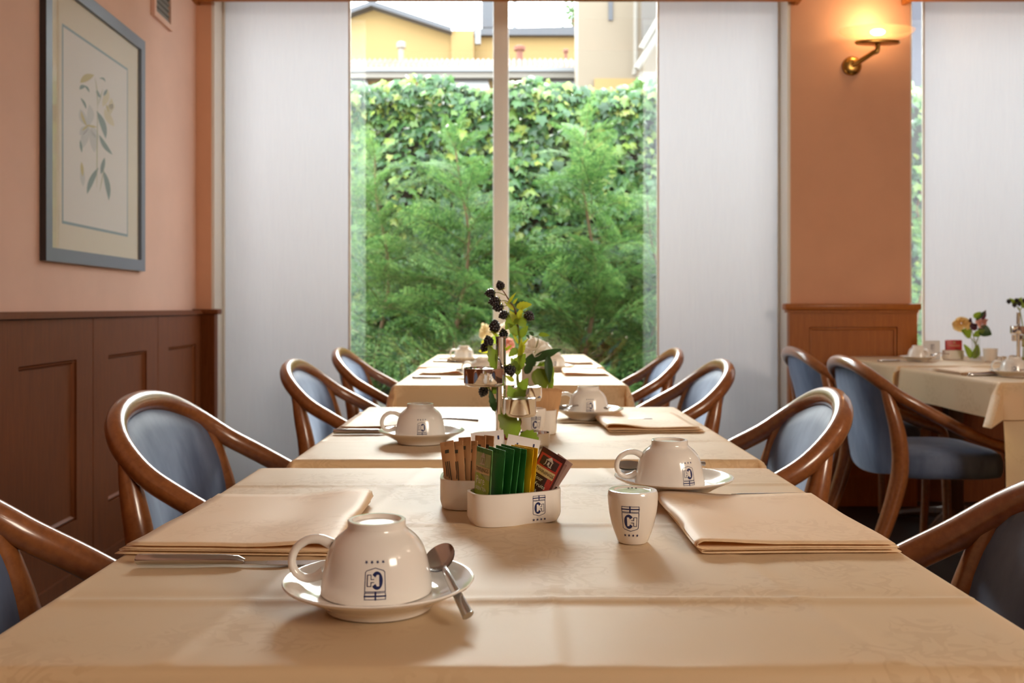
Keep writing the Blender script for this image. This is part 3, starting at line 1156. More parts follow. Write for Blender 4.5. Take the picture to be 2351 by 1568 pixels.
def build_cup(label, loc, rz, logo_ang):
    t_ = thing('coffee_cup', label, 'cup', loc, rz, 'upturned white cups')
    mb = MB()
    body = CUP[:9]
    sp = smooth_prof(body, 3) + CUP[9:]
    inner = [(0.0, 0.050), (0.020, 0.049), (0.032, 0.042), (0.039, 0.030), (0.042, 0.015), (0.0440, 0.0)]
    mb.lathe(inner[:-1] + sp, 48)
    mb.obj('body', M['china'], t_)
    mb = MB()
    path = spline([(-0.0375, 0, 0.0385), (-0.047, 0, 0.0425), (-0.058, 0, 0.0415), (-0.0675, 0, 0.034), (-0.0705, 0, 0.0235), (-0.067, 0, 0.0145), (-0.059, 0, 0.010), (-0.050, 0, 0.0115), (-0.0435, 0, 0.0155)], 5)
    n_ = len(path)
    mb.tube(path, [0.0034 + 0.0014 * abs(2 * i / (n_ - 1) - 1) ** 3 for i in range(n_)], 12, up=(0, 1, 0), flat=1.25)
    mb.obj('handle', M['china'], t_)
    mb = MB()
    mb.lathe([(0.0165, 0.05612), (0.0, 0.0563)], 24)
    st = mb.obj('base_stamp', M['pale_stamp'], t_)
    def fn(u, v, off):
        h = 0.0203 + v
        r = prof_r(CUP[1:12], h) + off
        a = logo_ang + u / 0.0445
        return (r * cos(a), r * sin(a), h)
    print_emblem(t_, fn, 0.0160, flip=True)
    return t_


SAUCER = [(0.0, 0.0025), (0.040, 0.0025), (0.0415, 0.0), (0.0440, 0.0), (0.0460, 0.0040), (0.0580, 0.0105), (0.0700, 0.0168), (0.0775, 0.0205), (0.0786, 0.0220), (0.0780, 0.0230), (0.0760, 0.0228), (0.0690, 0.0192), (0.0570, 0.0135), (0.0510, 0.0115), (0.0470, 0.0110), (0.0, 0.0110)]


def build_saucer(label, loc):
    t_ = thing('saucer', label, 'saucer', loc, 0, 'white saucers')
    mb = MB(); mb.lathe(SAUCER, 56)
    mb.obj('dish', M['china'], t_)
    return t_


def spoon_mesh():
    mb = MB()
    # bowl centred at the origin, handle along +x
    L, W, D = 0.021, 0.0145, 0.0065

    def bowl(u, v, off):
        a = 2 * PI * u
        r = v
        ex = L * (1 + 0.12 * cos(a))
        x, y = ex * r * cos(a), W * r * sin(a)
        return (x, y, -D * (1 - r * r) + off)
    mb.grid(lambda u, v: bowl(u, v, 0.0006), 24, 6, closed_u=True)
    mb.grid(lambda u, v: bowl(u, v, -0.0006), 24, 6, closed_u=True, flip=True)
    b_ = mb.mesh('bowl', M['steel'], 60)
    mb = MB()
    path = spline([(0.0205, 0, -0.0002), (0.030, 0, 0.0035), (0.045, 0, 0.0055), (0.075, 0, 0.0040), (0.102, 0, 0.0015), (0.106, 0, 0.001)], 4)
    n_ = len(path)
    rad = [0.0024 + 0.0030 * (i / (n_ - 1)) ** 1.3 for i in range(n_)]
    rad[-1] *= 0.75
    mb.tube(path, rad, 10, up=(0, 0, 1), flat=0.55)
    h_ = mb.mesh('handle', M['steel'], 60)
    return b_, h_


SPB, SPH = spoon_mesh()


def spoon(label, loc, rx, ry, rz):
    t_ = thing('teaspoon', label, 'spoon', loc, 0, 'teaspoons')
    t_.rotation_euler = (rx, ry, rz)
    mobj('bowl', SPB, t_); mobj('handle', SPH, t_)
    return t_


def knife_mesh():
    mb = MB()
    path = [(0.0, 0, 0.0055), (0.002, 0, 0.0056), (0.02, 0, 0.0056), (0.085, 0, 0.0052), (0.097, 0, 0.0046), (0.103, 0, 0.0032)]
    mb.tube(path, [0.0046, 0.0060, 0.0062, 0.0056, 0.0050, 0.0030], 14, up=(0, 0, 1), flat=0.85)
    h_ = mb.mesh('handle', M['steel'], 40)
    mb = MB()
    pts = [(0.100, 0.0028), (0.110, 0.0034), (0.125, 0.0062), (0.150, 0.0074), (0.180, 0.0074), (0.196, 0.0050), (0.203, 0.0006)]
    for (xa, wa), (xb, wb_) in zip(pts, pts[1:]):
        mb.add([(xa, -wa, .0018), (xb, -wb_, .0018), (xb, wb_ * .55, .0030), (xa, wa * .55, .0030), (xa, -wa, .0014), (xb, -wb_, .0014), (xb, wb_ * .55, .0012), (xa, wa * .55, .0012)],
               [(0, 1, 2, 3), (5, 4, 7, 6), (0, 4, 5, 1), (2, 6, 7, 3)])
    b_ = mb.mesh('blade', M['steel'], 40)
    return h_, b_


KNH, KNB = knife_mesh()


def knife(label, loc, rz):
    t_ = thing('table_knife', label, 'knife', loc, rz, 'table knives')
    mobj('handle', KNH, t_); mobj('blade', KNB, t_)
    return t_


def napkin(label, cx_, cy_, z, w, d, rz=0.0, mirror=False, taper=0.0, seed=0, layers=2, droop=0.0):
    """cloth folded over on itself; the rounded fold lies at -x (or +x), the layers show at the front"""
    sx_ = -1 if mirror else 1
    prof_ = []
    th = 0.0022
    total = layers * 2
    # serpentine outline: each doubled sheet runs out and back around its own fold
    lines = []
    for L in range(layers):
        z0 = 0.0012 + L * 2 * th
        fold = 0.004 + 0.002 * (L == layers - 1)
        x_in = -w / 2 + 0.004 * (layers - 1 - L)
        x_out = w / 2 - 0.006 * L - 0.002 * ((seed + L) % 3)
        pts = [(x_out, z0)]
        pts += [(x_in + (x_out - x_in) * t_, z0) for t_ in (0.75, 0.5, 0.28, 0.12)]
        bulge = 0.0045 if L == layers - 1 else 0.0
        pts += [(x_in + 0.004, z0), (x_in, z0 + th * .5 + bulge * .35), (x_in + 0.006, z0 + th + bulge), (x_in + 0.035, z0 + th + bulge * .8), (x_in + 0.075, z0 + th + bulge * .1)]
        pts += [(x_in + (x_out - x_in) * t_, z0 + th) for t_ in (0.55, 0.75)] + [(x_out - 0.004, z0 + th)]
        lines.append(spline([(a, b_, 0) for a, b_ in pts], 3))
    mb = MB()
    NV = 16
    for ln in lines:
        n_ = len(ln)
        def f(u, v, off=0.0, ln=ln, n_=n_):
            p = ln[min(n_ - 1, int(round(u * (n_ - 1))))]
            y = (v - .5) * d
            x = p.x * (1 + taper * (v - .5))
            zz = p.y + 0.0022 * (0.5 + nz(p.x * 1.0, y, 13, seed)) * (p.y / 0.008) + off
            zz += 0.0035 * math.exp(-((v - 1.0) / 0.10) ** 2) * (p.y / 0.008) * .5
            xe = abs(p.x) - w * .5 + 0.04
            if xe > 0 and droop:
                pass
            x += 0.002 * nz(y, p.y * 300, 9, seed + 2)
            return (sx_ * x, y + 0.0015 * nz(p.x, p.y * 400, 14, seed + 5), zz)
        mb.grid(lambda u, v: f(u, v), n_ - 1, NV, flip=mirror)
    o = mb.obj('napkin', M['napkin'], smooth=70)
    sol = o.modifiers.new('thickness', 'SOLIDIFY')
    sol.thickness = 0.0009
    sol.offset = 1.0
    o.location = (cx_, cy_, z)
    o.rotation_euler = (0, 0, rz)
    return tag(o, label, 'napkin', 'folded cream napkins')


# nearest table ------------------------------------------------
sa = build_saucer('white saucer under the upturned cup at the front of the nearest table', (-0.110, 0.794, TZ + .0015))
ca = build_cup('upturned white cup with blue emblem, largest in view, at the front of the nearest table', (-0.1125, 0.797, TZ + .0130), 0, -PI / 2 + 0.11)
spoon('steel teaspoon leaning on the front saucer, handle towards the viewer', (-0.0635, 0.835, TZ + .0310), 0.0, 0.16, math.radians(-72)).rotation_euler = (math.radians(32), math.radians(11), math.radians(-73))
sb = dup(sa, (0.2150, 1.275, TZ + .0015), 0, 'white saucer under the upturned cup beside the shaker')
cb = build_cup('upturned white cup with off-centre blue emblem, behind the shaker on the nearest table', (0.2100, 1.277, TZ + .0130), 0, -PI / 2 + 0.42)
spoon('steel teaspoon lying behind the right-hand cup of the nearest table', (0.1600, 1.316, TZ + .0315), 0.25, 0, 0.06)
knife('steel table knife along the left napkin of the nearest table, handle at the table edge', (-0.360, 0.918, TZ + .0012), math.radians(1.0))
knife('steel table knife behind the right napkin of the nearest table', (0.378, 1.222, TZ + .001), math.radians(178.5))
napkin('folded cream napkin at the left edge of the nearest table', -0.283, 1.082, TZ + .0012, 0.215, 0.255, rz=math.radians(-1.5), mirror=True, taper=-0.06, seed=3, layers=2)
napkin('folded cream napkin with a round fold at its left, right side of the nearest table', 0.288, 1.085, TZ + .0012, 0.208, 0.245, rz=math.radians(1.5), taper=-0.02, seed=8, layers=2)

# shaker
sh = thing('salt_shaker', 'white china shaker with blue emblem, in front of the right-hand cup', 'shaker', (0.1275, 1.012, TZ + .0012))
SHK = [(0.0, 0.0), (0.0150, 0.0), (0.0162, 0.0015), (0.0195, 0.0100), (0.0225, 0.0190), (0.0248, 0.0300), (0.0260, 0.0400), (0.0264, 0.0480), (0.0262, 0.0520), (0.0250, 0.0545), (0.0225, 0.0550), (0.0200, 0.0549), (0.0188, 0.0538), (0.0172, 0.0534), (0.010, 0.0538), (0.0, 0.0540)]
mb = MB(); mb.lathe(SHK, 48)
mb.obj('body', M['china'], sh)
mb = MB()
for (x, y) in ((-0.003, 0.012), (0.001, 0.0135), (0.005, 0.012)):
    mb.lathe([(0.0011, 0.050), (0.0010, 0.0542), (0.0, 0.0542)], 8, c=(x, y, 0.0))
mb.obj('pour_holes', M['dark'], sh)


def fsh(u, v, off):
    h = 0.0255 + v
    r = prof_r(SHK, h) + off
    a = -PI / 2 - 0.22 + u / 0.0255
    return (r * cos(a), r * sin(a), h)


print_emblem(sh, fsh, 0.0178)


# china holders for sachets
def rr(u, hx, hy, p=3.2):
    a = 2 * PI * u
    ca_, sa_ = cos(a), sin(a)
    k_ = (abs(ca_) ** p + abs(sa_) ** p) ** (-1 / p)
    return hx * ca_ * k_, hy * sa_ * k_


def holder(label, loc, rz, hx, hy, h, emblem_u=None):
    t_ = thing('sachet_holder', label, 'holder', loc, rz, 'white china sachet holders')
    w = 0.0035
    rows = [(0.90, 0.0), (0.93, 0.0), (0.975, 0.0045), (1.0, 0.009), (1.0, h - .001), (0.995, h)]
    mb = MB()
    allr = rows + [(-1, h), (-1, 0.006), (-2, 0.006)]

    def f(u, v):
        i = int(round(v * (len(allr))))
        if i == 0:
            return (0, 0, 0.0004)
        s_, z_ = allr[i - 1]
        if s_ > 0:
            x, y = rr(u, hx, hy)
            return (x * s_, y * s_, z_)
        x, y = rr(u, hx - w, hy - w)
        if s_ == -2:
            return (0, 0, z_)
        return (x, y, z_)
    mb.grid(f, 48, len(allr), closed_u=True)
    mb.obj('bowl', M['china'], t_)
    if emblem_u is not None:
        def fe(u, v, off):
            # on the flat long side facing -y
            x = emblem_u + u
            xx = max(-hx * .999, min(hx * .999, x))
            y = -hy * (1 - (abs(xx) / hx) ** 3.2) ** (1 / 3.2) - off
            return (x, y, h * 0.50 + v)
        print_emblem(t_, fe, 0.0155)
    return t_


HA = math.radians(23)
holder('white oval china holder with blue emblem full of tea sachets, centre of the nearest table', (0.0025, 1.112, TZ + .001), HA, 0.0550, 0.0285, 0.0365, 0.0190)
holder('white china holder of brown sugar sticks, behind the tea sachet holder', (-0.052, 1.208, TZ + .001), math.radians(0), 0.038, 0.044, 0.036)


holder('white china holder of white packets, hidden behind the tea sachets', (-0.010, 1.280, TZ + .001), 0.0, 0.046, 0.021, 0.034)


# sachets
def sachet(name, label, cat, loc, yaw, lean, roll, w, h, col, bulge=0.0022, art=None, group=None, crimp=0.005, rough=0.28, metal=0.0, seed=0):
    """loc: middle of the bottom edge; front faces -y before turning by yaw; lean tips the top back, roll tips it sideways"""
    t_ = thing(name, label, cat, loc, 0, group)
    t_.rotation_mode = 'XYZ'
    t_.matrix_basis = Matrix.Translation(loc) @ Matrix.Rotation(yaw, 4, 'Z') @ Matrix.Rotation(roll, 4, 'Y') @ Matrix.Rotation(-lean, 4, 'X')
    mt = col if isinstance(col, bpy.types.Material) else mat(name + '_foil', col, rough, metal)

    def surf(u, v):
        e = max(0.0, sin(PI * u)) ** 0.6 * max(0.0, sin(PI * min(1, max(0, (v - .09) / .82)))) ** 0.5
        return bulge * e + 0.0006 * nz(u * 3, v * 4, 2.0, seed)

    mb = MB()
    mb.grid(lambda u, v: ((u - .5) * w, -surf(u, v) - .0003, v * h), 8, 12)
    mb.grid(lambda u, v: ((u - .5) * w, surf(u, v) + .0003, v * h), 8, 12, flip=True)
    n_ = 9 * 13
    for j in range(12):
        for i in (0, 8):
            a, c_ = j * 9 + i, (j + 1) * 9 + i
            mb.f.append((a, n_ + a, n_ + c_, c_)); mb.mi.append(0)
    for i in range(8):
        for j in (0, 12):
            a = j * 9 + i
            mb.f.append((a, a + 1, n_ + a + 1, n_ + a)); mb.mi.append(0)
    mb.obj('packet', mt, t_, smooth=50)
    mb = MB()
    for (z0, z1) in ((h - crimp, h + .0004),):
        k_ = 26
        for i in range(k_):
            x0, x1 = -w / 2 + w * i / k_, -w / 2 + w * (i + .55) / k_
            mb.box(x0, x1, -0.00048, 0.00048, z0, z1)
    mb.obj('crimped_seal', mt, t_, smooth=0)
    if art:
        def put(u, v, off=0.0005):
            return ((u - .5) * w, -surf(u, v) - .0003 - off, v * h)
        art(t_, put, w, h)
    return t_


def art_patch(mbx, put, u0, u1, v0, v1, off, mi=0, nu=6, nv=4, wob=None):
    for j in range(nv):
        for i in range(nu):
            q = []
            for (a, b_) in ((i, j), (i + 1, j), (i + 1, j + 1), (i, j + 1)):
                u, v = u0 + (u1 - u0) * a / nu, v0 + (v1 - v0) * b_ / nv
                if wob and b_ == nv:
                    v += wob(u)
                q.append(put(u, v, off))
            mbx.face(q, mi)


def art_text(mbx, put, s, size, uc_, vc, w, h, off, mi=0):
    vs, fs = text_shape(s, size)
    mbx.add([put(uc_ + x / w, vc + y / h, off) for (x, y) in vs], fs, mi)


TXT_LIGHT = mat('pale_lettering', (0.82, 0.84, 0.66), 0.5)
TXT_DARK = mat('dark_lettering', (0.05, 0.05, 0.03), 0.5)
GOLD = mat('pale_gold_label', (0.60, 0.47, 0.24), 0.4)
LIME = mat('lime_panel', (0.30, 0.42, 0.03), 0.4)
PALEG = mat('pale_green_panel', (0.36, 0.44, 0.20), 0.4)
MAROON = mat('maroon_panel', (0.045, 0.020, 0.018), 0.4)
REDP = mat('red_panel', (0.42, 0.045, 0.03), 0.4)
SILV = mat('silver_crest', (0.52, 0.48, 0.42), 0.4)


def crest(mbx, put, uc_, vc, s_, w, h, off, mi):
    """gabled doorway with steps"""
    pts = [(-.5, 0), (.5, 0), (.5, .12), (-.5, .12)], [(-.42, .14), (-.30, .14), (-.30, .62), (-.42, .62)], [(.30, .14), (.42, .14), (.42, .62), (.30, .62)], [(-.5, .64), (.5, .64), (.42, .74), (-.42, .74)], [(-.36, .76), (.36, .76), (0.05, 1.08), (-.05, 1.08)], [(-.12, .14), (.12, .14), (.10, .5), (0, .58), (-.10, .5)]
    for p in pts:
        mbx.face([put(uc_ + x * s_ / w, vc + y * s_ / h, off) for x, y in p], mi)


def art_green(parent, put, w, h):
    mb = MB()
    art_patch(mb, put, .04, .96, .40, .93, .0004, 0)
    art_patch(mb, put, .04, .96, .08, .60, .0006, 1, wob=lambda u: .04 * sin(u * 5))
    art_patch(mb, put, .08, .95, .635, .735, .0007, 2)
    crest(mb, put, .5, .765, .0125, w, h, .0008, 3)
    art_text(mb, put, 'TWININGS', .0066, .51, .688, w, h, .0010, 4)
    art_text(mb, put, 'Pure', .0125, .47, .535, w, h, .0010, 5)
    art_text(mb, put, 'GREEN TEA', .0056, .48, .415, w, h, .0010, 5)
    mb.obj('printed_front', [PALEG, LIME, GOLD, SILV, TXT_DARK, TXT_LIGHT], parent, smooth=0)


def art_red(parent, put, w, h):
    mb = MB()
    art_patch(mb, put, .06, .94, .08, .93, .0004, 0)
    art_patch(mb, put, .06, .74, .08, .62, .0006, 1)
    art_patch(mb, put, .16, .86, .765, .90, .0006, 1)
    art_patch(mb, put, .12, .90, .625, .735, .0007, 2)
    crest(mb, put, .5, .775, .0105, w, h, .0008, 3)
    art_text(mb, put, 'TWININGS', .0052, .51, .68, w, h, .0010, 4)
    for s_, v in (('Four', .565), ('Red Fruits', .475), ('Tea', .385)):
        art_text(mb, put, s_, .0062, .40, v, w, h, .0010, 5)
    mb.obj('printed_front', [REDP, MAROON, GOLD, SILV, TXT_DARK, TXT_LIGHT], parent, smooth=0)


GREEN = (0.035, 0.22, 0.055)
YEL = (0.78, 0.52, 0.012)
HZ = TZ + 0.0085
yaw = math.radians(-63)


def hold_pt(lx, ly):
    """place inside the front holder"""
    return (0.0025 + lx * cos(HA) - ly * sin(HA), 1.112 + lx * sin(HA) + ly * cos(HA), HZ)


sachet('tea_sachet', 'pale green printed tea sachet showing its front, leftmost in the tea holder', 'sachet', hold_pt(-0.0410, 0.000), yaw, 0.06, 0.0, 0.041, 0.078, (0.10, 0.26, 0.075), art=art_green, seed=1, group='tea sachets')
gl = ['dark green tea sachet right behind the printed pale one', 'dark green tea sachet, second behind the printed pale one', 'dark green tea sachet, third behind the printed pale one', 'dark green tea sachet touching the yellow sachets']
for i, (lx, tilt, hh) in enumerate(((-0.0280, 0.09, .077), (-0.0200, 0.12, .078), (-0.0140, 0.14, .079), (-0.0050, 0.11, .077))):
    sachet('tea_sachet', gl[i], 'sachet', hold_pt(lx, 0.0), yaw + .04 * i, tilt, 0.0, 0.043, hh, GREEN, seed=2 + i, group='tea sachets', bulge=.0020 + .0005 * (i == 3))
sachet('tea_sachet', 'bright yellow tea sachet beside the last green one', 'sachet', hold_pt(0.0025, 0.0), yaw + .16, 0.12, 0.0, 0.043, 0.077, YEL, seed=8, group='tea sachets')
sachet('tea_sachet', 'bright yellow tea sachet on the right of the other yellow one', 'sachet', hold_pt(0.0075, 0.0), yaw + .18, 0.12, 0.0, 0.043, 0.0775, YEL, seed=9, group='tea sachets')
sachet('tea_sachet', 'dark red printed fruit tea sachet leaning to the right in the tea holder', 'sachet', hold_pt(0.0158, 0.003), math.radians(-30), 0.14, math.radians(25), 0.033, 0.078, (0.075, 0.018, 0.015), art=art_red, seed=10, group='tea sachets', bulge=.0028)
sachet('tea_sachet', 'pinkish tea sachet behind the dark red one', 'sachet', hold_pt(0.0265, 0.009), math.radians(-30), 0.20, math.radians(27), 0.022, 0.068, (0.42, 0.25, 0.21), seed=11, group='tea sachets', bulge=.0014)
sachet('tea_sachet', 'pinkish tea sachet rightmost in the tea holder', 'sachet', hold_pt(0.0295, 0.013), math.radians(-26), 0.18, math.radians(31), 0.022, 0.072, (0.50, 0.33, 0.28), seed=12, group='tea sachets', bulge=.0012)
WHT = mat('white_packet', (0.80, 0.78, 0.77), 0.5)
sachet('sweetener_sachet', 'thin white sweetener packet between the yellow and the dark red sachets', 'sachet', hold_pt(0.0120, 0.019), math.radians(-62), 0.12, 0.0, 0.018, 0.066, WHT, seed=13, group='white packets', bulge=.0010)


def art_marks(parent, put, w, h):
    mb = MB()
    for (u, v) in ((.30, .80), (.62, .74), (.80, .84)):
        art_patch(mb, put, u, u + .05, v, v + .07, .0005, 0, 1, 1)
    mb.obj('printed_marks', M['ink'], parent, smooth=0)


sachet('sweetener_sachet', 'white packet with dark marks behind the green tea sachets, left one', 'sachet', (-0.0255, 1.282, TZ + .0080), math.radians(4), 0.05, math.radians(-6), 0.044, 0.074, WHT, seed=14, group='white packets', art=art_marks)
sachet('sweetener_sachet', 'white packet with dark marks behind the yellow tea sachets, right one', 'sachet', (0.0030, 1.275, TZ + .0080), math.radians(4), 0.08, math.radians(12), 0.044, 0.068, WHT, seed=15, group='white packets', art=art_marks)
# brown sugar sticks in the rear holder
KRAFT = (0.56, 0.32, 0.15)
kl = ['kraft brown sugar stick leftmost in the rear holder', 'kraft brown sugar stick, second from the left in the rear holder', 'kraft brown sugar stick, third from the left in the rear holder', 'kraft brown sugar stick, fourth from the left in the rear holder', 'kraft brown sugar stick nearest the green tea sachet', 'kraft brown sugar stick lying slanted behind the printed green sachet']
for i, (lx, ly, ro, hh) in enumerate(((-0.021, -0.008, -.24, .072), (-0.013, -0.012, -.17, .072), (-0.006, -0.004, -.13, .076), (0.001, -0.008, -.10, .072), (0.009, 0.004, -.06, .077), (0.019, -0.002, -.05, .078))):
    def art_k(parent, put, w, h, i=i):
        mb = MB()
        art_patch(mb, put, .35, .65, .80, .86, .0005, 0, 2, 2)
        for q in range(3):
            art_patch(mb, put, .30 + .14 * q, .36 + .14 * q, .40 - .04 * q, .66, .0005, 0, 1, 3)
        mb.obj('printed_marks', TXT_DARK, parent, smooth=0)
    sachet('sugar_stick', kl[i], 'sachet', (-0.052 + lx, 1.208 + ly, TZ + .0080), math.radians(-35 - 4 * i), .10, ro, 0.022, hh, KRAFT, seed=20 + i, group='brown sugar sticks', bulge=.0022, art=art_k, rough=.75)

# ---------------------------------------------------------------- chrome condiment stand with dishes, portions in them
def stand(label, loc, rz, sc_=1.0):
    """post with dishes at three heights on short arms, round foot dish below"""
    t_ = thing('condiment_stand', label, 'stand', loc, rz, 'chrome condiment stands')
    mb = MB()
    mb.lathe([(0.0, 0.002), (0.0088, 0.002), (0.0088, 0.192), (0.0096, 0.194), (0.0096, 0.1965), (0.0070, 0.1965), (0.0066, 0.190), (0, 0.190)], 24)
    mb.obj('post', M['chrome'], t_)
    dish = lambda r, h: [(0.0, 0.0), (r * .90, 0.0), (r * .97, 0.002), (r, 0.006), (r, h), (r * 1.015, h + .0006), (r * .975, h + .0006), (r * .96, 0.006), (r * .9, 0.002), (0.0, 0.002)]
    for (dx, dy, z_, r, h) in ((-0.0275, -0.0120, 0.1125, 0.0362, 0.0300), (0.0320, -0.0290, 0.0620, 0.0285, 0.0300), (0.0450, 0.030, 0.0830, 0.0270, 0.0240)):
        mb = MB()
        mb.lathe(dish(r, h), 40, c=(dx, dy, z_))
        mb.obj('dish', M['chrome'], t_)
    for (dx, dy, r, h) in ((-0.022, 0.045, 0.0290, 0.022), (0.060, 0.048, 0.0265, 0.024), (0.018, -0.006, 0.0200, 0.020)):
        mb = MB()
        mb.lathe(dish(r, h), 36, c=(dx, dy, 0.0))
        mb.obj('foot_dish', M['chrome'], t_)
    mb = MB(); mb.box(-0.02, 0.06, 0.02, 0.045, 0.0005, 0.003)
    mb.obj('foot_plate', M['chrome'], t_)
    return t_


ST = (at(1150, 0, 1.66)[0], 1.66, TZ + .0012)
s1 = stand('chrome condiment stand with round dishes and a tall post, front of the second table', ST, 0)


def portion(label, loc, r, h=0.012, seed=0):
    t_ = thing('butter_portion', label, 'portion pack', loc, 0, 'foil-topped portion packs')
    mb = MB()
    mb.lathe([(0, 0), (r * .85, 0), (r * .96, h), (0, h)], 28)
    mb.obj('tub', mat('white_tub', (0.8, 0.78, 0.74), 0.4), t_)
    mb = MB()

    def f(u, v):
        a = 2 * PI * u
        rr_ = r * v
        return (rr_ * cos(a), rr_ * sin(a), h + 0.0006 + 0.0022 * nz(rr_ * cos(a), rr_ * sin(a), 90, seed) * (0.4 + v) + 0.0006)
    mb.grid(f, 36, 8, closed_u=True)
    mb.obj('foil_lid', M['foil'], t_, smooth=20)
    return t_


portion('foil-topped portion pack in the lower front dish of the condiment stand', (ST[0] + .032, ST[1] - .029, ST[2] + .0655), 0.0265, 0.0260, 1)
portion('foil-topped portion pack in the highest dish of the condiment stand', (ST[0] - .0275, ST[1] - .012, ST[2] + .1160), 0.031, 0.0225, 5)
portion('foil-topped portion pack sticking out of the rear dish of the condiment stand', (ST[0] + .0470, ST[1] + .030, ST[2] + .0865), 0.0240, 0.0195, 9)
# jam jar lid in the small foot dish
jj = thing('jam_jar', 'tiny jam jar with a dark red lid in the foot dish of the condiment stand', 'jar', (ST[0] + .018, ST[1] - .006, ST[2] + .003))
mb = MB(); mb.lathe([(0, 0), (.0145, 0), (.0150, .004), (.0150, .016), (0, .016)], 20); mb.obj('jar', mat('jam', (.14, .02, .02), .15), jj)
mb = MB(); mb.lathe([(.0152, .0162), (.0158, .0166), (.0158, .022), (.0145, .0232), (0, .0232)], 20); mb.obj('lid', mat('red_lid', (.35, .03, .03), .3), jj)

# ---------------------------------------------------------------- leaves, berries, flowers
M['leaf'] = mat('fresh_leaf', (0.22, 0.31, 0.025), 0.45, trans=0.55)
M['leaf_dark'] = mat('dark_leaf', (0.035, 0.085, 0.022), 0.4, trans=0.25)
M['leaf_yellow'] = mat('yellow_green_leaf', (0.46, 0.48, 0.03), 0.45, trans=0.55)
M['stem_green'] = mat('green_stem', (0.25, 0.28, 0.04), 0.5)
M['stem_brown'] = mat('brown_stem', (0.16, 0.06, 0.025), 0.6)
M['berry'] = mat('blackberry', (0.014, 0.012, 0.015), 0.22, coat=0.4)


def leaf_mesh(name, L, W, m_, serr=0.0, curl=0.15, fold=0.25, n=10):
    """leaf blade: two halves folded along the midrib, serrated rim, base at the origin, tip along +x"""
    mb = MB()
    for s in (-1, 1):
        rows = []
        for i in range(n + 1):
            t_ = i / n
            hw = W * .5 * (sin(PI * t_ ** 0.75) ** 0.85 if 0 < t_ < 1 else 0.0)
            if serr and 0 < i < n:
                hw *= 1 + serr * (1 if i % 2 else -1)
            z = curl * L * (t_ * (1 - t_) * 1.5 - t_ * t_ * .6)
            mid = (L * t_, 0, z)
            q1 = (L * t_ - serr * .02 * L, s * hw * .55, z + fold * hw * .6)
            q2 = (L * t_ + (serr * L * .05 if i % 2 else 0), s * hw, z + fold * hw * .75)
            rows.append((mid, q1, q2))
        for i in range(n):
            for k_ in range(2):
                a, b_, c_, d_ = rows[i][k_], rows[i + 1][k_], rows[i + 1][k_ + 1], rows[i][k_ + 1]
                mb.face([a, b_, c_, d_] if s > 0 else [d_, c_, b_, a])
    bm_me = mb.mesh(name, m_, 0)
    bm = bmesh.new(); bm.from_mesh(bm_me); bmesh.ops.remove_doubles(bm, verts=bm.verts, dist=1e-6)
    for f in bm.faces:
        f.smooth = True
    bm.to_mesh(bm_me); bm.free()
    return bm_me


LEAVES = {}


def put_leaf(parent, base, tip, width, kind='leaf', face=(0, -1, 0.3), serr=0.10, curl=0.12, fold=0.2):
    """leaf from base to tip, its upper side turned towards 'face' (parent coordinates)"""
    A, B = Vector(base), Vector(tip)
    L = (B - A).length
    x = (B - A).normalized()
    f = Vector(face)
    z = (f - x * f.dot(x)).normalized()
    y = z.cross(x)
    key = (kind, round(width / L, 1), serr, curl, fold)
    if key not in LEAVES:
        LEAVES[key] = leaf_mesh('leaf', 1.0, round(width / L, 1), M[kind], serr, curl, fold)
    o = mobj('leaf', LEAVES[key], parent)
    R_ = Matrix((x, y, z)).transposed().to_4x4()
    o.matrix_basis = Matrix.Translation(A) @ R_ @ Matrix.Scale(L, 4)
    return o


def berry_mesh():
    mb = MB()
    rnd = random.Random(3)
    R0 = 0.0058
    bm = bmesh.new()
    pts = []
    for k_, (z, n_, r) in enumerate(((-0.0058, 4, 0.0026), (-0.003, 8, 0.0050), (0.0, 9, 0.0058), (0.003, 8, 0.0050), (0.0058, 4, 0.0028))):
        for i in range(n_):
            a = 2 * PI * (i + .5 * (k_ % 2)) / n_ + rnd.uniform(-.15, .15)
            pts.append((r * cos(a), r * sin(a), z + rnd.uniform(-.0006, .0006)))
    pts.append((0, 0, -0.0078)); pts.append((0, 0, 0.0066))
    for p in pts:
        bmesh.ops.create_icosphere(bm, subdivisions=1, radius=0.0026, matrix=Matrix.Translation(p))
    bmesh.ops.create_icosphere(bm, subdivisions=2, radius=0.0058)
    for f in bm.faces:
        f.smooth = True
    me = bpy.data.meshes.new('berry')
    bm.to_mesh(me); bm.free()
    me.materials.append(M['berry'])
    return me


def sepal_mesh():
    mb = MB()
    for i in range(6):
        a = 2 * PI * i / 6
        mb.face([(0.001 * cos(a + .6), 0.001 * sin(a + .6), .0072), (0.0045 * cos(a + .3), 0.0045 * sin(a + .3), .0080), (0.0095 * cos(a), 0.0095 * sin(a), .0062), (0.0045 * cos(a - .3), 0.0045 * sin(a - .3), .0080)])
    return mb.mesh('sepals', M['leaf_yellow'], 0)


BERRY, SEPAL = berry_mesh(), sepal_mesh()


def put_berry(parent, p, up=(0, 0, 1), s=1.0):
    o = mobj('berry', BERRY, parent)
    z = Vector(up).normalized()
    q = z.to_track_quat('Z', 'Y').to_matrix().to_4x4()
    o.matrix_basis = Matrix.Translation(p) @ q @ Matrix.Scale(s, 4)
    c_ = mobj('sepals', SEPAL, o)
    return o


def rel(px, py, Y, org):
    p = at(px, py, Y)
    return Vector((p[0] - org[0], p[1] - org[1], p[2] - org[2]))


# blackberry sprig stuck in the condiment stand
so = (ST[0] + .020, ST[1] + .005, ST[2] + .024)
sp_ = thing('blackberry_sprig', 'leafy blackberry sprig with dark berries, standing in the chrome condiment stand', 'plant', so)
Rl = lambda px, py, dy=0.0: rel(px, py, 1.665 + dy, so)


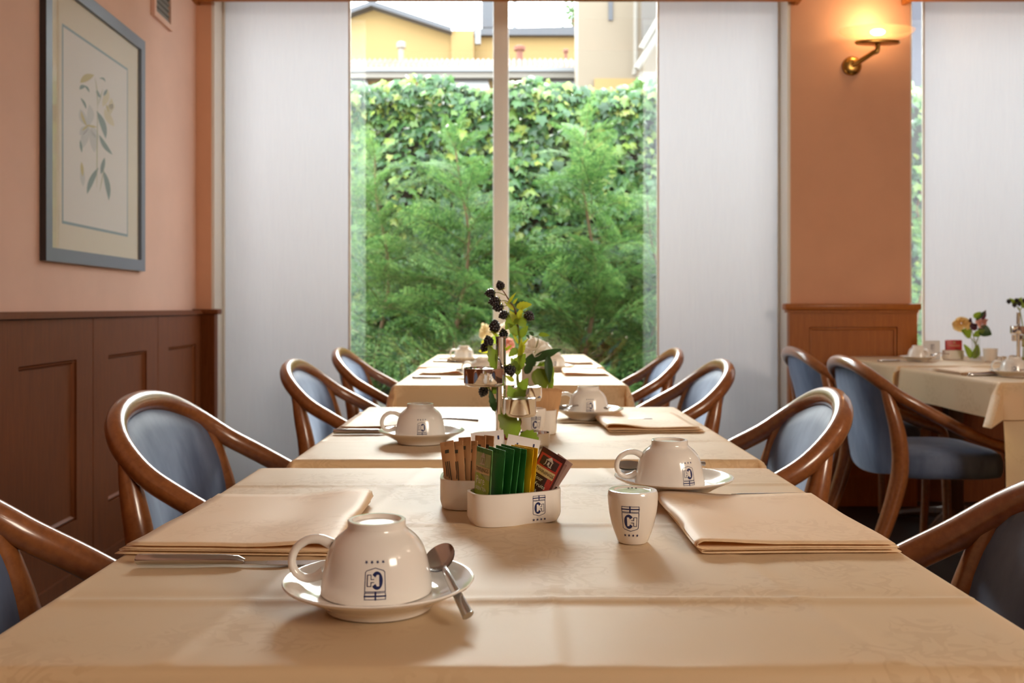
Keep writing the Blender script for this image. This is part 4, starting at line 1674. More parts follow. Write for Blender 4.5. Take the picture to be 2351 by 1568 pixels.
def stem(parent, pts, r0, r1, m_='stem_green'):
    path = spline(pts, 5)
    mb = MB()
    n_ = len(path)
    mb.tube(path, [r0 + (r1 - r0) * i / (n_ - 1) for i in range(n_)], 7)
    return mb.obj('stem', M[m_], parent)


stem(sp_, [Rl(1185, 1008), Rl(1196, 940, .02), Rl(1188, 870, .02), Rl(1193, 790, .01), Rl(1190, 758), Rl(1182, 712)], .0026, .0016, 'stem_green')
stem(sp_, [Rl(1190, 760, -.003), Rl(1186, 730, -.003), Rl(1182, 710, -.003), Rl(1172, 695), Rl(1160, 675), Rl(1152, 664)], .0020, .0008, 'stem_brown')
stem(sp_, [Rl(1160, 678), Rl(1145, 672), Rl(1134, 673)], .0009, .0006)
stem(sp_, [Rl(1172, 695), Rl(1158, 690), Rl(1146, 692)], .0010, .0006)
stem(sp_, [Rl(1174, 700), Rl(1162, 702), Rl(1152, 705)], .0009, .0006)
stem(sp_, [Rl(1185, 722), Rl(1175, 716), Rl(1163, 720)], .0009, .0006)
stem(sp_, [Rl(1188, 740), Rl(1196, 718), Rl(1206, 716), Rl(1213, 718)], .0009, .0006)
stem(sp_, [Rl(1146, 1000, .015), Rl(1139, 940, .02), Rl(1130, 900, .02), Rl(1138, 840, .02), Rl(1140, 790, .015), Rl(1138, 764, .01)], .0026, .0010)
stem(sp_, [Rl(1139, 800, .02), Rl(1150, 785, .012), Rl(1156, 774, .008)], .0010, .0006)
stem(sp_, [Rl(1138, 815, .02), Rl(1128, 800, .012), Rl(1123, 795, .01)], .0010, .0006)
stem(sp_, [Rl(1130, 905, .02), Rl(1120, 885, .018), Rl(1114, 889, .016)], .0009, .0006)
stem(sp_, [Rl(1192, 880, .02), Rl(1178, 830, .0), Rl(1172, 836, -.004)], .0009, .0006)
stem(sp_, [Rl(1183, 1005, -.01), Rl(1190, 985, -.015), Rl(1196, 970, -.018), Rl(1194, 962, -.018)], .0020, .0012, 'stem_brown')
stem(sp_, [Rl(1183, 1005, -.01), Rl(1176, 985, -.012), Rl(1172, 955, -.008), Rl(1180, 930, .005)], .0016, .0010)
for (px, py, dy, up, s_) in ((1149, 656, 0, (.4, 0, -1), 1.0), (1126, 673, -.004, (1, 0, .1), 1.05), (1136, 692, -.008, (1, 0, .2), 1.2), (1144, 705, -.002, (1, .4, .3), 1.1), (1157, 723, -.004, (.8, 0, .4), 1.05), (1214, 725, -.004, (-.8, 0, .6), 1.15), (1136, 750, -.006, (0, 0, -1), 1.3), (1156, 767, .002, (.2, 0, -1), 1.05), (1122, 784, -.002, (.3, 0, -1), 1.15), (1113, 797, .008, (.6, 0, 1), 1.0), (1172, 849, -.008, (-.2, 0, 1), 1.25), (1110, 898, .012, (.4, 0, 1), 1.15)):
    put_berry(sp_, Rl(px, py, dy), up, s_)
for (b0, b1, w, kind) in (((1185, 705), (1221, 698), .014, 'leaf_yellow'), ((1184, 722), (1160, 757), .020, 'leaf'), ((1190, 728), (1206, 752), .018, 'leaf'), ((1165, 698), (1184, 672), .005, 'leaf_yellow'), ((1178, 698), (1188, 684), .004, 'leaf_yellow'), ((1180, 712), (1158, 692), .007, 'leaf_yellow'),
                          ((1145, 850), (1122, 792), .024, 'leaf'), ((1180, 850), (1206, 812), .022, 'leaf'), ((1192, 800), (1214, 776), .006, 'leaf_yellow'), ((1190, 790), (1176, 762), .006, 'leaf_yellow'), ((1160, 805), (1175, 792), .005, 'leaf_yellow'),
                          ((1185, 930), (1168, 885), .022, 'leaf'), ((1195, 925), (1190, 888), .020, 'leaf'), ((1136, 945), (1124, 893), .012, 'leaf_dark'), ((1140, 930), (1142, 888), .005, 'leaf_yellow'), ((1180, 875), (1160, 862), .008, 'leaf_yellow'), ((1192, 830), (1198, 775), .010, 'leaf_yellow'),
                          ((1188, 745), (1170, 712), .012, 'leaf_yellow'), ((1190, 770), (1166, 742), .018, 'leaf'), ((1192, 775), (1212, 748), .014, 'leaf'), ((1188, 800), (1168, 818), .012, 'leaf'), ((1190, 815), (1206, 792), .012, 'leaf_yellow'), ((1138, 830), (1150, 800), .010, 'leaf_yellow'), ((1192, 860), (1174, 822), .016, 'leaf'), ((1134, 905), (1148, 868), .014, 'leaf'), ((1192, 900), (1212, 868), .018, 'leaf'), ((1187, 735), (1200, 705), .010, 'leaf_yellow'), ((1140, 770), (1128, 760), .006, 'leaf_yellow')):
    put_leaf(sp_, Rl(*b0, -.004), Rl(*b1, -.012), w, kind, face=(0.1, -1, 0.35))
put_leaf(sp_, Rl(1190, 1000, -.035), Rl(1145, 952, -.05), .034, 'leaf', face=(0.2, -1, 0.25), serr=.12)
put_leaf(sp_, Rl(1196, 994, -.03), Rl(1238, 1028, -.045), .031, 'leaf', face=(0.1, -1, 0.6), serr=.12)
put_leaf(sp_, Rl(1112, 1016, -.03), Rl(1087, 1003, -.03), .012, 'leaf_yellow', face=(0.1, -.6, 1), serr=.10)


def rose(parent, c, r, m_, face=(0, -1, .4), seed=0, layers=((.35, 3, .9), (.62, 5, .6), (.85, 6, .35), (1.0, 7, .05))):
    """layered cupped petals, joined into one flower head"""
    rnd = random.Random(seed)
    mb = MB()
    for (k_, n_, cup) in layers:
        for i in range(n_):
            a0 = 2 * PI * (i + rnd.random() * .4) / n_
            wd = 2.4 / n_ * 1.5

            def f(u, v):
                a = a0 + (u - .5) * 2 * wd
                rr_ = r * k_ * (0.15 + .85 * sin(v * PI / 2) ** .9) * (1 - .10 * (2 * u - 1) ** 2)
                z = r * (cup * v * .95 - (1 - cup) * .25 * v * v + .06 * sin(3 * u + seed)) - r * .35 * (1 - cup)
                rr2 = rr_ * (1 - .45 * cup * v)
                return (rr2 * cos(a), rr2 * sin(a), z)
            mb.grid(f, 6, 5)
    z = Vector(face).normalized()
    q = z.to_track_quat('Z', 'Y').to_matrix()
    mb.v = [tuple(Vector(c) + q @ Vector(v)) for v in mb.v]
    return mb.obj('flower', m_, parent, smooth=60)


WHITE_P = mat('white_petal', (0.92, 0.87, 0.78), 0.6, trans=0.5)
YEL_P = mat('yellow_petal', (0.85, 0.62, 0.26), 0.6, trans=0.35)
PINK_P = mat('pink_petal', (0.80, 0.46, 0.38), 0.6, trans=0.35)
PURP_P = mat('purple_petal', (0.12, 0.03, 0.05), 0.6, trans=0.2)


def vase(label, loc, r=0.018, h=0.095):
    t_ = thing('glass_vase', label, 'vase', loc, 0, 'small clear glass vases')
    mb = MB()
    mb.lathe([(0, 0), (r * 1.25, 0), (r * 1.3, .006), (r * 1.1, h * .3), (r * .85, h * .7), (r, h), (r * .92, h), (r * .78, h * .7), (r * 1.0, h * .3), (r * 1.1, .008), (0, .008)], 24)
    mb.obj('body', M['vase_glass'], t_)
    mb = MB()
    mb.lathe([(0, .009), (r * 1.05, .009), (r * .98, h * .3), (r * .85, h * .45), (0, h * .45)], 20)
    mb.obj('water', M['vase_glass'], t_)
    return t_


M['vase_glass'] = glass_pane('vase_glass', (0.97, 0.98, 0.97), 0.05)

# white rose in a vase behind the condiment stand
vo = (at(1231, 0, 1.98)[0], 1.98, TZ + .0012)
vw = thing('ceramic_vase', 'cream ceramic vase holding the white rose, behind the condiment stand', 'vase', vo)
mb = MB(); mb.lathe([(0, 0), (.026, 0), (.028, .003), (.030, .05), (.030, .124), (.0305, .127), (.028, .127), (.0275, .05), (.026, .006), (0, .006)], 32)
mb.obj('body', M['china'], vw)
bo = (vo[0], vo[1], TZ + .010)
bq = thing('rose_bouquet', 'white artificial rose with dark glossy leaves, behind the condiment stand', 'flowers', bo)
Rb = lambda px, py, dy=0.0: rel(px, py, 1.98 + dy, bo)
rose(bq, Rb(1224, 796, -.01), .037, WHITE_P, (-.25, -.75, .75), 4)
stem(bq, [Vector((0, 0, .004)), Vector((0, 0, .09)), Rb(1222, 820, .012)], .003, .002)
stem(bq, [Vector((.004, 0, .004)), Vector((.006, 0, .10)), Rb(1262, 845)], .002, .0012)
stem(bq, [Rb(1222, 830), Rb(1236, 776, -.03), Rb(1222, 775, -.04)], .0010, .0008)
for (b0, b1, w, kind, dy) in (((1222, 828), (1290, 800), .020, 'leaf_dark', -.02), ((1215, 842), (1222, 812), .024, 'leaf_dark', -.02), ((1240, 830), (1268, 880), .034, 'leaf', -.02), ((1258, 815), (1262, 880), .016, 'leaf_dark', -.035), ((1255, 850), (1262, 905), .026, 'leaf', -.01), ((1234, 845), (1250, 900), .036, 'leaf', -.03),
                              ((1236, 768), (1262, 770), .011, 'leaf', -.04), ((1226, 770), (1214, 762), .008, 'leaf_dark', -.045), ((1216, 776), (1208, 770), .007, 'leaf_dark', -.045), ((1205, 858), (1226, 828), .016, 'leaf_dark', -.045)):
    put_leaf(bq, Rb(*b0, dy), Rb(*b1, dy - .012), w, kind, face=(0.0, -1, 0.45), serr=0.0, curl=.10)

# ---------------------------------------------------------------- second table
dup(sa, (-0.1655, 1.755, TZ + .0015), 0, 'white saucer on the left of the second table')
dup(ca, (-0.1680, 1.757, TZ + .0130), 0.05, 'upturned white cup on the left of the second table')
dup(sa, (0.1700, 2.135, TZ + .0015), 0, 'white saucer on the right of the second table, beyond the shaker')
dup(ca, (0.1700, 2.137, TZ + .0130), -0.09, 'upturned white cup on the right of the second table, beyond its napkin')
knife('steel table knife at the left of the second table', (-0.348, 1.868, TZ + .001), math.radians(1.5))
knife('steel table knife at the right of the second table, under the saucer edge', (0.300, 2.045, TZ + .001), math.radians(178))
spoon('steel teaspoon lying behind the left cup of the second table', (-0.170, 1.812, TZ + .0330), 0.25, 0, 0.02)
spoon('steel teaspoon on the saucer, left of the right cup of the second table', (0.1050, 2.100, TZ + .0300), 0.1, .05, 0.1)
napkin('folded cream napkin on the right of the second table', 0.281, 2.030, TZ + .0012, 0.195, 0.27, rz=math.radians(2), seed=12)
napkin('folded cream napkin on the left of the second table, behind the knife', -0.262, 2.030, TZ + .0012, 0.185, 0.25, mirror=True, seed=15)
sh2 = dup(sh, (at(1222, 0, 1.83)[0], 1.83, TZ + .0012), 0.5, 'white china shaker half hidden behind the condiment stand')
holder('white china sugar holder right of the condiment stand, on the second table', (at(1248, 0, 1.90)[0], 1.905, TZ + .001), PI / 2, 0.042, 0.026, 0.046)
for i, (lx, ro) in enumerate(((-.013, -.10), (-.006, .0), (.002, .06), (.009, .14), (.014, .24))):
    sachet('sugar_stick', ['kraft sugar stick leftmost in the second table holder', 'kraft sugar stick, second from the left in the second table holder', 'kraft sugar stick in the middle of the second table holder', 'kraft sugar stick, second from the right in the second table holder', 'kraft sugar stick rightmost in the second table holder'][i], 'sachet',
           (at(1248, 0, 1.90)[0] + lx, 1.895, TZ + .008), math.radians(-10 + 8 * i), .05, ro, 0.018, 0.080, KRAFT, seed=40 + i, group='brown sugar sticks', rough=.75)

# ---------------------------------------------------------------- third and fourth tables
sets = [   # table, saucer x, y, cup turn, knife (x, y, rz), spoon?, words
    (TZ, -0.105, 3.36, 0.0, 'on the left of the third table, partly behind the chrome dish'),
    (TZ, 0.165, 3.735, -0.1, 'on the right of the third table, behind the white rose leaves'),
    (TZ + .009, -0.210, 4.20, 0.6, 'on the left of the farthest middle table'),
    (TZ + .009, 0.150, 4.55, 0.0, 'on the right of the farthest middle table'),
    (TZ + .005, 1.830, 4.32, 1.9, 'at the wainscot side of the right-hand far table'),
    (TZ, 1.790, 3.42, -.55, 'at the right photo edge, on the right-hand row'),
]
for (z, x, y, ra, words_) in sets:
    dup(sa, (x, y, z + .0015), 0, 'white saucer ' + words_)
    dup(ca, (x, y, z + .0130), ra, 'upturned white cup ' + words_)
knife('steel table knife on the left of the third table', (-0.345, 3.31, TZ + .001), math.radians(1))
knife('steel table knife on the left of the farthest middle table', (-0.345, 4.16, TZ + .010), math.radians(1))
knife('steel table knife on the right of the third table', (0.340, 3.80, TZ + .001), math.radians(179))
knife('steel table knife at the corner fold of the right-hand row', (1.640, 3.445, TZ + .001), math.radians(2))
knife('steel table knife on the right-hand far table', (1.630, 4.27, TZ + .006), math.radians(2))
spoon('steel teaspoon left of the third table cup', (-0.185, 3.37, TZ + .031), 0.1, 0, 0.1)
spoon('steel teaspoon on the saucer at the right photo edge', (1.855, 3.375, TZ + .031), 0.1, 0, -2.6)
spoon('steel teaspoon on the saucer of the right-hand far table', (1.885, 4.31, TZ + .036), 0.1, 0, 0.4)
napkin('folded cream napkin on the right of the third table', 0.272, 3.550, TZ + .0012, 0.165, 0.20, seed=31)
napkin('folded cream napkin on the left of the third table', -0.262, 3.62, TZ + .0012, 0.165, 0.25, mirror=True, seed=33)
napkin('folded cream napkin on the right of the farthest middle table', 0.262, 4.12, TZ + .0102, 0.165, 0.25, seed=35)
napkin('folded cream napkin on the left of the farthest middle table', -0.262, 4.42, TZ + .0102, 0.165, 0.25, mirror=True, seed=37)
napkin('folded cream napkin at the corner fold of the right-hand row', 1.712, 3.615, TZ + .0012, 0.16, 0.25, mirror=True, seed=41)

# flowers on the third table, showing behind the sprig
vo3 = (at(1133, 0, 3.46)[0], 3.46, TZ + .0012)
vase('clear glass vase of the pale flowers on the third table, behind the sprig', vo3)
b3 = thing('flower_bunch', 'pale yellow and pink flowers on the third table, behind the blackberry sprig', 'flowers', (vo3[0], vo3[1], vo3[2] + .011))
R3 = lambda px, py, dy=0.0: rel(px, py, 3.46 + dy, (vo3[0], vo3[1], vo3[2] + .011))
rose(b3, R3(1115, 756), .034, mat('cream_petal', (.85, .74, .48), .6, trans=.35), (-.3, -.6, .6), 1)
rose(b3, R3(1157, 752), .028, WHITE_P, (.2, -.6, .7), 2)
rose(b3, R3(1168, 788), .036, PINK_P, (.4, -.8, .4), 3)
for (px, py) in ((1115, 770), (1157, 765), (1166, 800)):
    stem(b3, [Vector((0, 0, 0)), Vector((0, 0, .05)), R3(px, py, .012)], .002, .0015)
put_leaf(b3, R3(1128, 800), R3(1106, 782), .05, 'leaf_yellow', serr=0)
put_leaf(b3, R3(1130, 805), R3(1098, 806), .022, 'leaf_yellow', serr=0)
put_leaf(b3, R3(1135, 790), R3(1142, 765), .03, 'leaf', serr=0)

# ---------------------------------------------------------------- right-hand row
zr4 = TZ + .0062
mc = thing('menu_card', 'small white tent card with a blue emblem on the right-hand far table', 'card', (1.955, 4.46, zr4))
mb = MB()
mb.add([(-.036, -.014, 0), (.036, -.014, 0), (.036, 0, .088), (-.036, 0, .088), (-.036, .014, 0), (.036, .014, 0)], [(0, 1, 2, 3), (3, 2, 5, 4)])
mb.obj('card', mat('card_white', (.80, .80, .82), .6, trans=.2), mc, smooth=0)
print_emblem(mc, lambda u, v, off: (u, -.014 + .014 * (.055 + v) / .088 - off - .0003, .055 + v), .018, base='white_paint')
hr = holder('white china holder with the red tea box on the right-hand far table', (at(2188, 0, 4.46)[0], 4.46, zr4), 0.05, 0.048, 0.026, 0.044)
rbx = thing('tea_box', 'red tea packet standing in the holder on the right-hand far table', 'packet', (at(2188, 0, 4.46)[0], 4.455, zr4 + .008))
mb = MB(); mb.box(-.037, .037, -.008, .008, 0, .083, bevel=.002); mb.obj('box', mat('red_box', (.50, .03, .03), .4), rbx)


def flat_put(u, v, off):
    return ((u - .5) * .074, -.008 - off, v * .083)


mb = MB()
crest(mb, flat_put, .5, .80, .010, .074, .083, .0003, 0)
art_text(mb, flat_put, 'TWININGS', .0110, .5, .68, .074, .083, .0003, 0)
mb.obj('printed_front', [GOLD], rbx, smooth=0)
vo4 = (at(2240, 0, 4.40)[0], 4.40, zr4)
vase('clear glass vase with flowers on the right-hand far table', vo4, .020, .10)
b4 = thing('flower_bunch', 'yellow and pink flowers with dark leaves in the vase of the right-hand far table', 'flowers', (vo4[0], vo4[1], vo4[2] + .011))
R4 = lambda px, py, dy=0.0: rel(px, py, 4.40 + dy, (vo4[0], vo4[1], vo4[2] + .011))
rose(b4, R4(2207, 740), .042, YEL_P, (-.4, -.7, .5), 7)
rose(b4, R4(2257, 740), .030, PINK_P, (.3, -.7, .5), 8)
rose(b4, R4(2226, 738, .01), .022, PURP_P, (.1, -.5, .8), 9)
rose(b4, R4(2238, 748, -.02), .020, PURP_P, (.1, -.8, .4), 10)
for (px, py) in ((2207, 752), (2257, 752), (2228, 750)):
    stem(b4, [Vector((0, 0, 0)), Vector((0, 0, .06)), R4(px, py, .02)], .0025, .002)
for (b0, b1, w, kind) in (((2245, 755), (2278, 768), .055, 'leaf_dark'), ((2230, 770), (2208, 758), .05, 'leaf'), ((2235, 772), (2262, 756), .03, 'leaf'), ((2240, 735), (2265, 712), .022, 'leaf_dark'), ((2236, 730), (2252, 716), .03, 'leaf'), ((2230, 822), (2214, 790), .03, 'leaf'), ((2236, 824), (2246, 790), .034, 'leaf'), ((2255, 735), (2263, 712), .018, 'purple')):
    if kind == 'purple':
        M['purple'] = PURP_P
    put_leaf(b4, R4(*b0), R4(*b1, -.02), w, kind, serr=0)
pc = thing('small_pot', 'small plain white pot beside the vase on the right-hand far table', 'pot', (at(2274, 0, 4.30)[0], 4.30, zr4))
mb = MB(); mb.lathe([(0, 0), (.024, 0), (.027, .004), (.030, .055), (.031, .058), (.028, .058), (.024, .006), (0, .006)], 28); mb.obj('body', M['china'], pc)
s2 = dup(s1, (at(2338, 0, 4.22)[0], 4.22, TZ + .0062), 0.6, 'thin chrome condiment stand at the right photo edge')
s2.scale = (0.85, 0.85, 1.12)
so2 = (s2.location.x, 4.22, TZ + .0070 + .19)
sp2 = thing('berry_sprig', 'small green sprig with dark berries on top of the right-hand chrome stand', 'plant', (s2.location.x + .013, 4.205, TZ + .0075))
R5 = lambda px, py, dy=0.0: rel(px, py, 4.205 + dy, (s2.location.x + .013, 4.205, TZ + .0075))
stem(sp2, [Vector((0, 0, 0)), Vector((0.002, 0, .12)), R5(2342, 715), R5(2337, 705)], .003, .002)
stem(sp2, [R5(2340, 712), R5(2332, 700), R5(2322, 690)], .002, .0012)
stem(sp2, [R5(2342, 712), R5(2350, 700), R5(2356, 694)], .002, .0012)
for (px, py) in ((2316, 692), (2329, 700), (2340, 697), (2334, 690), (2352, 690)):
    put_berry(sp2, R5(px, py), (0, 0, 1), 1.25)
for (b0, b1, w) in (((2334, 702), (2318, 684), .022), ((2336, 700), (2346, 682), .022), ((2330, 696), (2338, 686), .018), ((2345, 706), (2362, 690), .03)):
    put_leaf(sp2, R5(*b0), R5(*b1), w, 'leaf', serr=.1)

# ---------------------------------------------------------------- garden outside the glass
mb = MB(); mb.box(-14, 14, 5.43, 40, -0.25, -0.02)
g = mb.obj('ground_outside', mat('garden_soil', (0.05, 0.038, 0.025), 0.9), kind='structure')
mb = MB(); mb.box(-3.2, 4.5, 5.92, 6.06, -0.02, 0.42, bevel=.01)
o = mb.obj('planter_curb', M['stone'])
tag(o, 'low grey stone planter curb outside the window, in front of the shrubs', 'curb')
rnd = random.Random(11)


def ivy_leaf_mesh(i):
    r = random.Random(i)
    mb = MB()
    outl = [(0, 0), (.20, -.10), (.48, -.02), (.40, .22), (.52, .50), (.24, .52), (0, 1.0)]
    right = [Vector((x * (1 + r.uniform(-.1, .1)), y)) for x, y in outl]
    for s in (-1, 1):
        for a, b_ in zip(right[:-1], right[1:]):
            p = [Vector((0, .32, 0.0)), Vector((a.x * s, a.y, -.20 * abs(a.x) - .14 * a.y * a.y)), Vector((b_.x * s, b_.y, -.20 * abs(b_.x) - .14 * b_.y * b_.y))]
            mb.face(p if s > 0 else p[::-1])
    me = mb.mesh('leaf', M['ivy'], 0)
    bm = bmesh.new(); bm.from_mesh(me); bmesh.ops.remove_doubles(bm, verts=bm.verts, dist=1e-5); bm.to_mesh(me); bm.free()
    return me


M['ivy'] = leaf_mat('ivy_leaf', [(0.0, (0.020, 0.060, 0.022)), (0.40, (0.040, 0.115, 0.035)), (0.70, (0.085, 0.18, 0.035)), (0.90, (0.17, 0.24, 0.045)), (1.0, (0.25, 0.28, 0.06))], trans=0.20, rough=0.38)
# a shared leaf cannot draw its own island tint, so single leaves take their tint per object
m, t, b = nt('ivy_leaf_single')
oi = t.nodes.new('ShaderNodeObjectInfo')
col = ramp(t, oi.outputs['Random'], [(0.0, (0.020, 0.060, 0.022)), (0.40, (0.040, 0.115, 0.035)), (0.70, (0.085, 0.18, 0.035)), (0.90, (0.20, 0.28, 0.045)), (1.0, (0.30, 0.33, 0.06))])
t.links.new(col, b.inputs['Base Color'])
b.inputs['Roughness'].default_value = 0.38
add_translucent(t, b, (0.1, .2, .05), 0.28, col)
M['ivy1'] = m
HY = 7.6
HTOP = at(0, 205, HY)[2]
hedge = thing('ivy_hedge', 'tall ivy-covered garden wall filling the view behind the window', 'hedge', (0, HY, 0))
mb = MB(); mb.box(-5.0, 6.0, 0.12, 0.30, -.02, HTOP - .12)
mb.obj('wall', mat('hedge_core', (0.028, 0.026, 0.018), 0.9), hedge, smooth=0)
for i in range(26):
    x = -4 + i * .36 + rnd.uniform(-.1, .1)
    pts = [(x, .09, 0)]
    for k_ in range(1, 6):
        x += rnd.uniform(-.16, .16)
        pts.append((x, .08 + rnd.uniform(-.03, .02), k_ * HTOP / 5.6))
    mb = MB(); mb.tube(spline(pts, 4), .010, 6)
    mb.obj('vine_stem', M['stem_brown'], hedge)


def ivy_place(r, x=None, z=None):
    x = r.uniform(-4.6, 5.6) if x is None else x
    z = r.uniform(0.0, 1.0) ** 0.8 * HTOP if z is None else z
    topw = HTOP + 0.09 * nz(x, 0, 2.2, 3.0)
    z = min(z, topw)
    bump = 0.16 * nz(x, z, 1.6, 5.0) + 0.09 * nz(x, z, 4.0, 2.0)
    over = max(0, (z - HTOP + .35) / .35)
    y = 0.02 - 0.10 - bump - r.uniform(0, .10) - .10 * over
    s = r.uniform(.045, .095)
    if z > topw - .08:
        y += r.uniform(0, .35)
    # tips hang down and outward, faces turned to the open side
    ang = r.gauss(PI, .7)
    tilt = r.gauss(0.75, .35)
    R_ = Matrix.Rotation(r.gauss(0, .5), 4, 'Z') @ Matrix.Rotation(PI / 2 - tilt * .7, 4, 'X') @ Matrix.Rotation(ang, 4, 'Z')
    return Matrix.Translation((x, y, z)) @ R_ @ Matrix.Scale(s, 4)


IVY = [ivy_leaf_mesh(i) for i in range(4)]
import numpy as np
arrs = []
for me in IVY:
    co = np.array([v.co for v in me.vertices]); co = np.c_[co, np.ones(len(co))]
    arrs.append((co, [tuple(p.vertices) for p in me.polygons]))
V, F = [], []
nn = 0
r = random.Random(77)
for i in range(13000):
    if i < 8200:
        x = r.uniform(-1.9, 1.9)
        z = r.uniform(0.2, 1.0) * HTOP if r.random() < .8 else HTOP * r.uniform(.9, 1.04)
        mt = ivy_place(r, x, z)
    elif i < 9200:
        mt = ivy_place(r, r.uniform(2.8, 4.4), r.uniform(.3, 1.04) * HTOP)
    else:
        mt = ivy_place(r)
    co, fs = arrs[i % 4]
    q = co @ np.array(mt.transposed())
    V.append(q[:, :3]); F += [tuple(a + nn for a in f) for f in fs]; nn += len(co)
me = bpy.data.meshes.new('ivy_leaves')
me.from_pydata(np.concatenate(V).tolist(), [], F)
me.materials.append(M['ivy'])
o = mobj('ivy_leaves', me, hedge, kind='stuff')
for me in IVY:
    me.materials[0] = M['ivy1']
for i in range(290):
    x = r.uniform(-1.30, 1.25)
    z = HTOP * (r.uniform(.70, 1.03) if r.random() < .75 else r.uniform(.35, .7))
    mt = ivy_place(r, x, z)
    o = mobj('leaf', IVY[i % 4], hedge)
    mt = Matrix.Translation((0, -.07, 0)) @ mt @ Matrix.Scale(1.15, 4)
    o.matrix_basis = mt


# conifers in front of the ivy
def frond_mesh(seed):
    r = random.Random(seed)
    mb = MB()

    def needle(p, d, up, L, w):
        s_ = d.cross(up).normalized() * w
        mb.face([p - s_ * .3, p + d * L * .5 - s_, p + d * L, p + d * L * .5 + s_])
    n_ = 17
    main = lambda t_: Vector((t_, 0.05 * sin(t_ * 3 + seed), 0.10 * t_ - 0.34 * t_ * t_))
    for i in range(1, n_):
        t_ = i / n_
        p = main(t_)
        tg = (main(min(1, t_ + .02)) - main(t_ - .02)).normalized()
        L = 0.36 * (1 - t_) ** .7 * (.35 + .65 * min(1, t_ * 4)) + .05
        for s in (-1, 1):
            d = (tg * .72 + Vector((0, s, 0)) * .72 + Vector((0, 0, r.uniform(-.40, .25)))).normalized()
            k_ = max(3, int(L / .034))
            for j in range(k_):
                q = p + d * L * (j / k_) + Vector((0, 0, -.10 * L * (j / k_) ** 2))
                for s2 in (-1, 1):
                    side = d.cross(Vector((0, 0, 1))).normalized() * s2
                    nd = (d * .75 + side * .65 + Vector((0, 0, r.uniform(-.15, .2)))).normalized()
                    needle(q, nd, Vector((r.uniform(-.5, .5), r.uniform(-.3, .3), 1)).normalized(), .074 * (1 - .4 * j / k_), .0088)
    path = [main(i / 10) for i in range(11)]
    mb.tube(path, [.006 * (1 - .85 * i / 10) + .0006 for i in range(11)], 5, mi=1)
    return mb.mesh('frond', [M['needle'], M['twig']], 0)


M['needle'] = leaf_mat('conifer_needle', [(0.0, (0.036, 0.105, 0.036)), (0.5, (0.100, 0.225, 0.055)), (1.0, (0.23, 0.37, 0.11))], trans=0.40, rough=0.45)
M['twig'] = mat('green_brown_twig', (0.13, 0.12, 0.04), .7)
FRONDS = [frond_mesh(i) for i in range(4)]


def conifer(label, x, y, h, seed, n_=44, spread=0.55, low=.12):
    r = random.Random(seed)
    t_ = thing('conifer', label, 'tree', (x, y, -.02), 0, 'young conifers')
    mb = MB()
    pts = [(0.05 * sin(k_ * 1.3 + seed), 0.03 * cos(k_ + seed), h * k_ / 7) for k_ in range(8)]
    sp = spline(pts, 3)
    mb.tube(sp, [.020 * (1 - .9 * i / (len(sp) - 1)) + .002 for i in range(len(sp))], 8)
    mb.obj('trunk', mat('conifer_bark', (0.16, 0.10, 0.055), .9), t_)
    for i in range(n_):
        k_ = (i + r.random()) / n_
        zz = h * (low + (1 - low) * k_ ** .92)
        L = spread * (1.15 - k_) ** .8 * r.uniform(.75, 1.15) + .08
        o = mobj('frond', FRONDS[i % 4], t_)
        az = i * 2.399963 + r.uniform(-.4, .4)
        el = math.radians(r.uniform(-8, 42) + 30 * k_ ** 3)
        o.matrix_basis = Matrix.Translation((0.05 * sin(k_ * 9 + seed), 0.03 * cos(k_ * 7 + seed), zz)) @ Matrix.Rotation(az, 4, 'Z') @ Matrix.Rotation(-el, 4, 'Y') @ Matrix.Rotation(r.uniform(-1.1, 1.1), 4, 'X') @ Matrix.Scale(L, 4)
    return t_


conifer('feathery green conifer right of the window mullion, its bare trunk showing', at(1352, 0, 6.75)[0], 6.75, 2.26, 3, 58, .82)
conifer('bright feathery conifer directly left of the window mullion', at(1060, 0, 6.65)[0], 6.65, 2.16, 8, 58, .80)
conifer('feathery conifer at the left end of the garden view', at(876, 0, 6.85)[0], 6.85, 2.10, 15, 52, .78)
conifer('low conifer right of the others, beside the right-hand blind', at(1500, 0, 6.9)[0], 6.9, 1.80, 21, 40, .74)
conifer('small conifer seen in the gap right of the sconce pier', at(2112, 0, 6.9)[0], 6.9, 1.75, 26, 26, .5)


# ---------------------------------------------------------------- houses beyond the hedge
def P3(px, py, Y):
    return Vector(at(px, py, Y))


def slab(mbx, pts, Y, depth, mi=0):
    """upright plate: outline given by places of the photo at distance Y, 'depth' thick away from the viewer"""
    A = [P3(x, y, Y) for x, y in pts]
    B = [p + Vector((0, depth, 0)) for p in A]
    mbx.face(A, mi); mbx.face(B[::-1], mi)
    for i in range(len(A)):
        j = (i + 1) % len(A)
        mbx.face([A[j], A[i], B[i], B[j]], mi)


OCH = mat('yellow_render', (0.23, 0.145, 0.052), 0.8)
BEI = mat('beige_render', (0.17, 0.13, 0.092), 0.8)
SLATE = mat('slate_roof', (0.055, 0.055, 0.065), 0.6)
TILE = mat('terracotta', (0.17, 0.062, 0.042), 0.8)
ZINC = mat('zinc_gutter', (0.17, 0.17, 0.18), 0.5)
CREAM = mat('cream_fascia', (0.19, 0.165, 0.14), 0.7)
AWN = mat('white_awning', (0.27, 0.26, 0.26), 0.7, trans=.2)
YH = 22.0
yh = thing('yellow_house', 'yellow rendered house with a low gable and grey roof edge, beyond the hedge', 'building', (0, 0, 0))
mb = MB()
slab(mb, [(560, 260), (1036, 260), (1036, 72), (852, 12), (560, 120)], YH, 5)
slab(mb, [(1036, 260), (1087, 260), (1087, 70), (1036, 70)], YH - .1, 5)
slab(mb, [(1087, 260), (1700, 260), (1700, 78), (1087, 78)], YH + .3, 5)
mb.obj('wall', OCH, yh, smooth=0)
mb = MB()
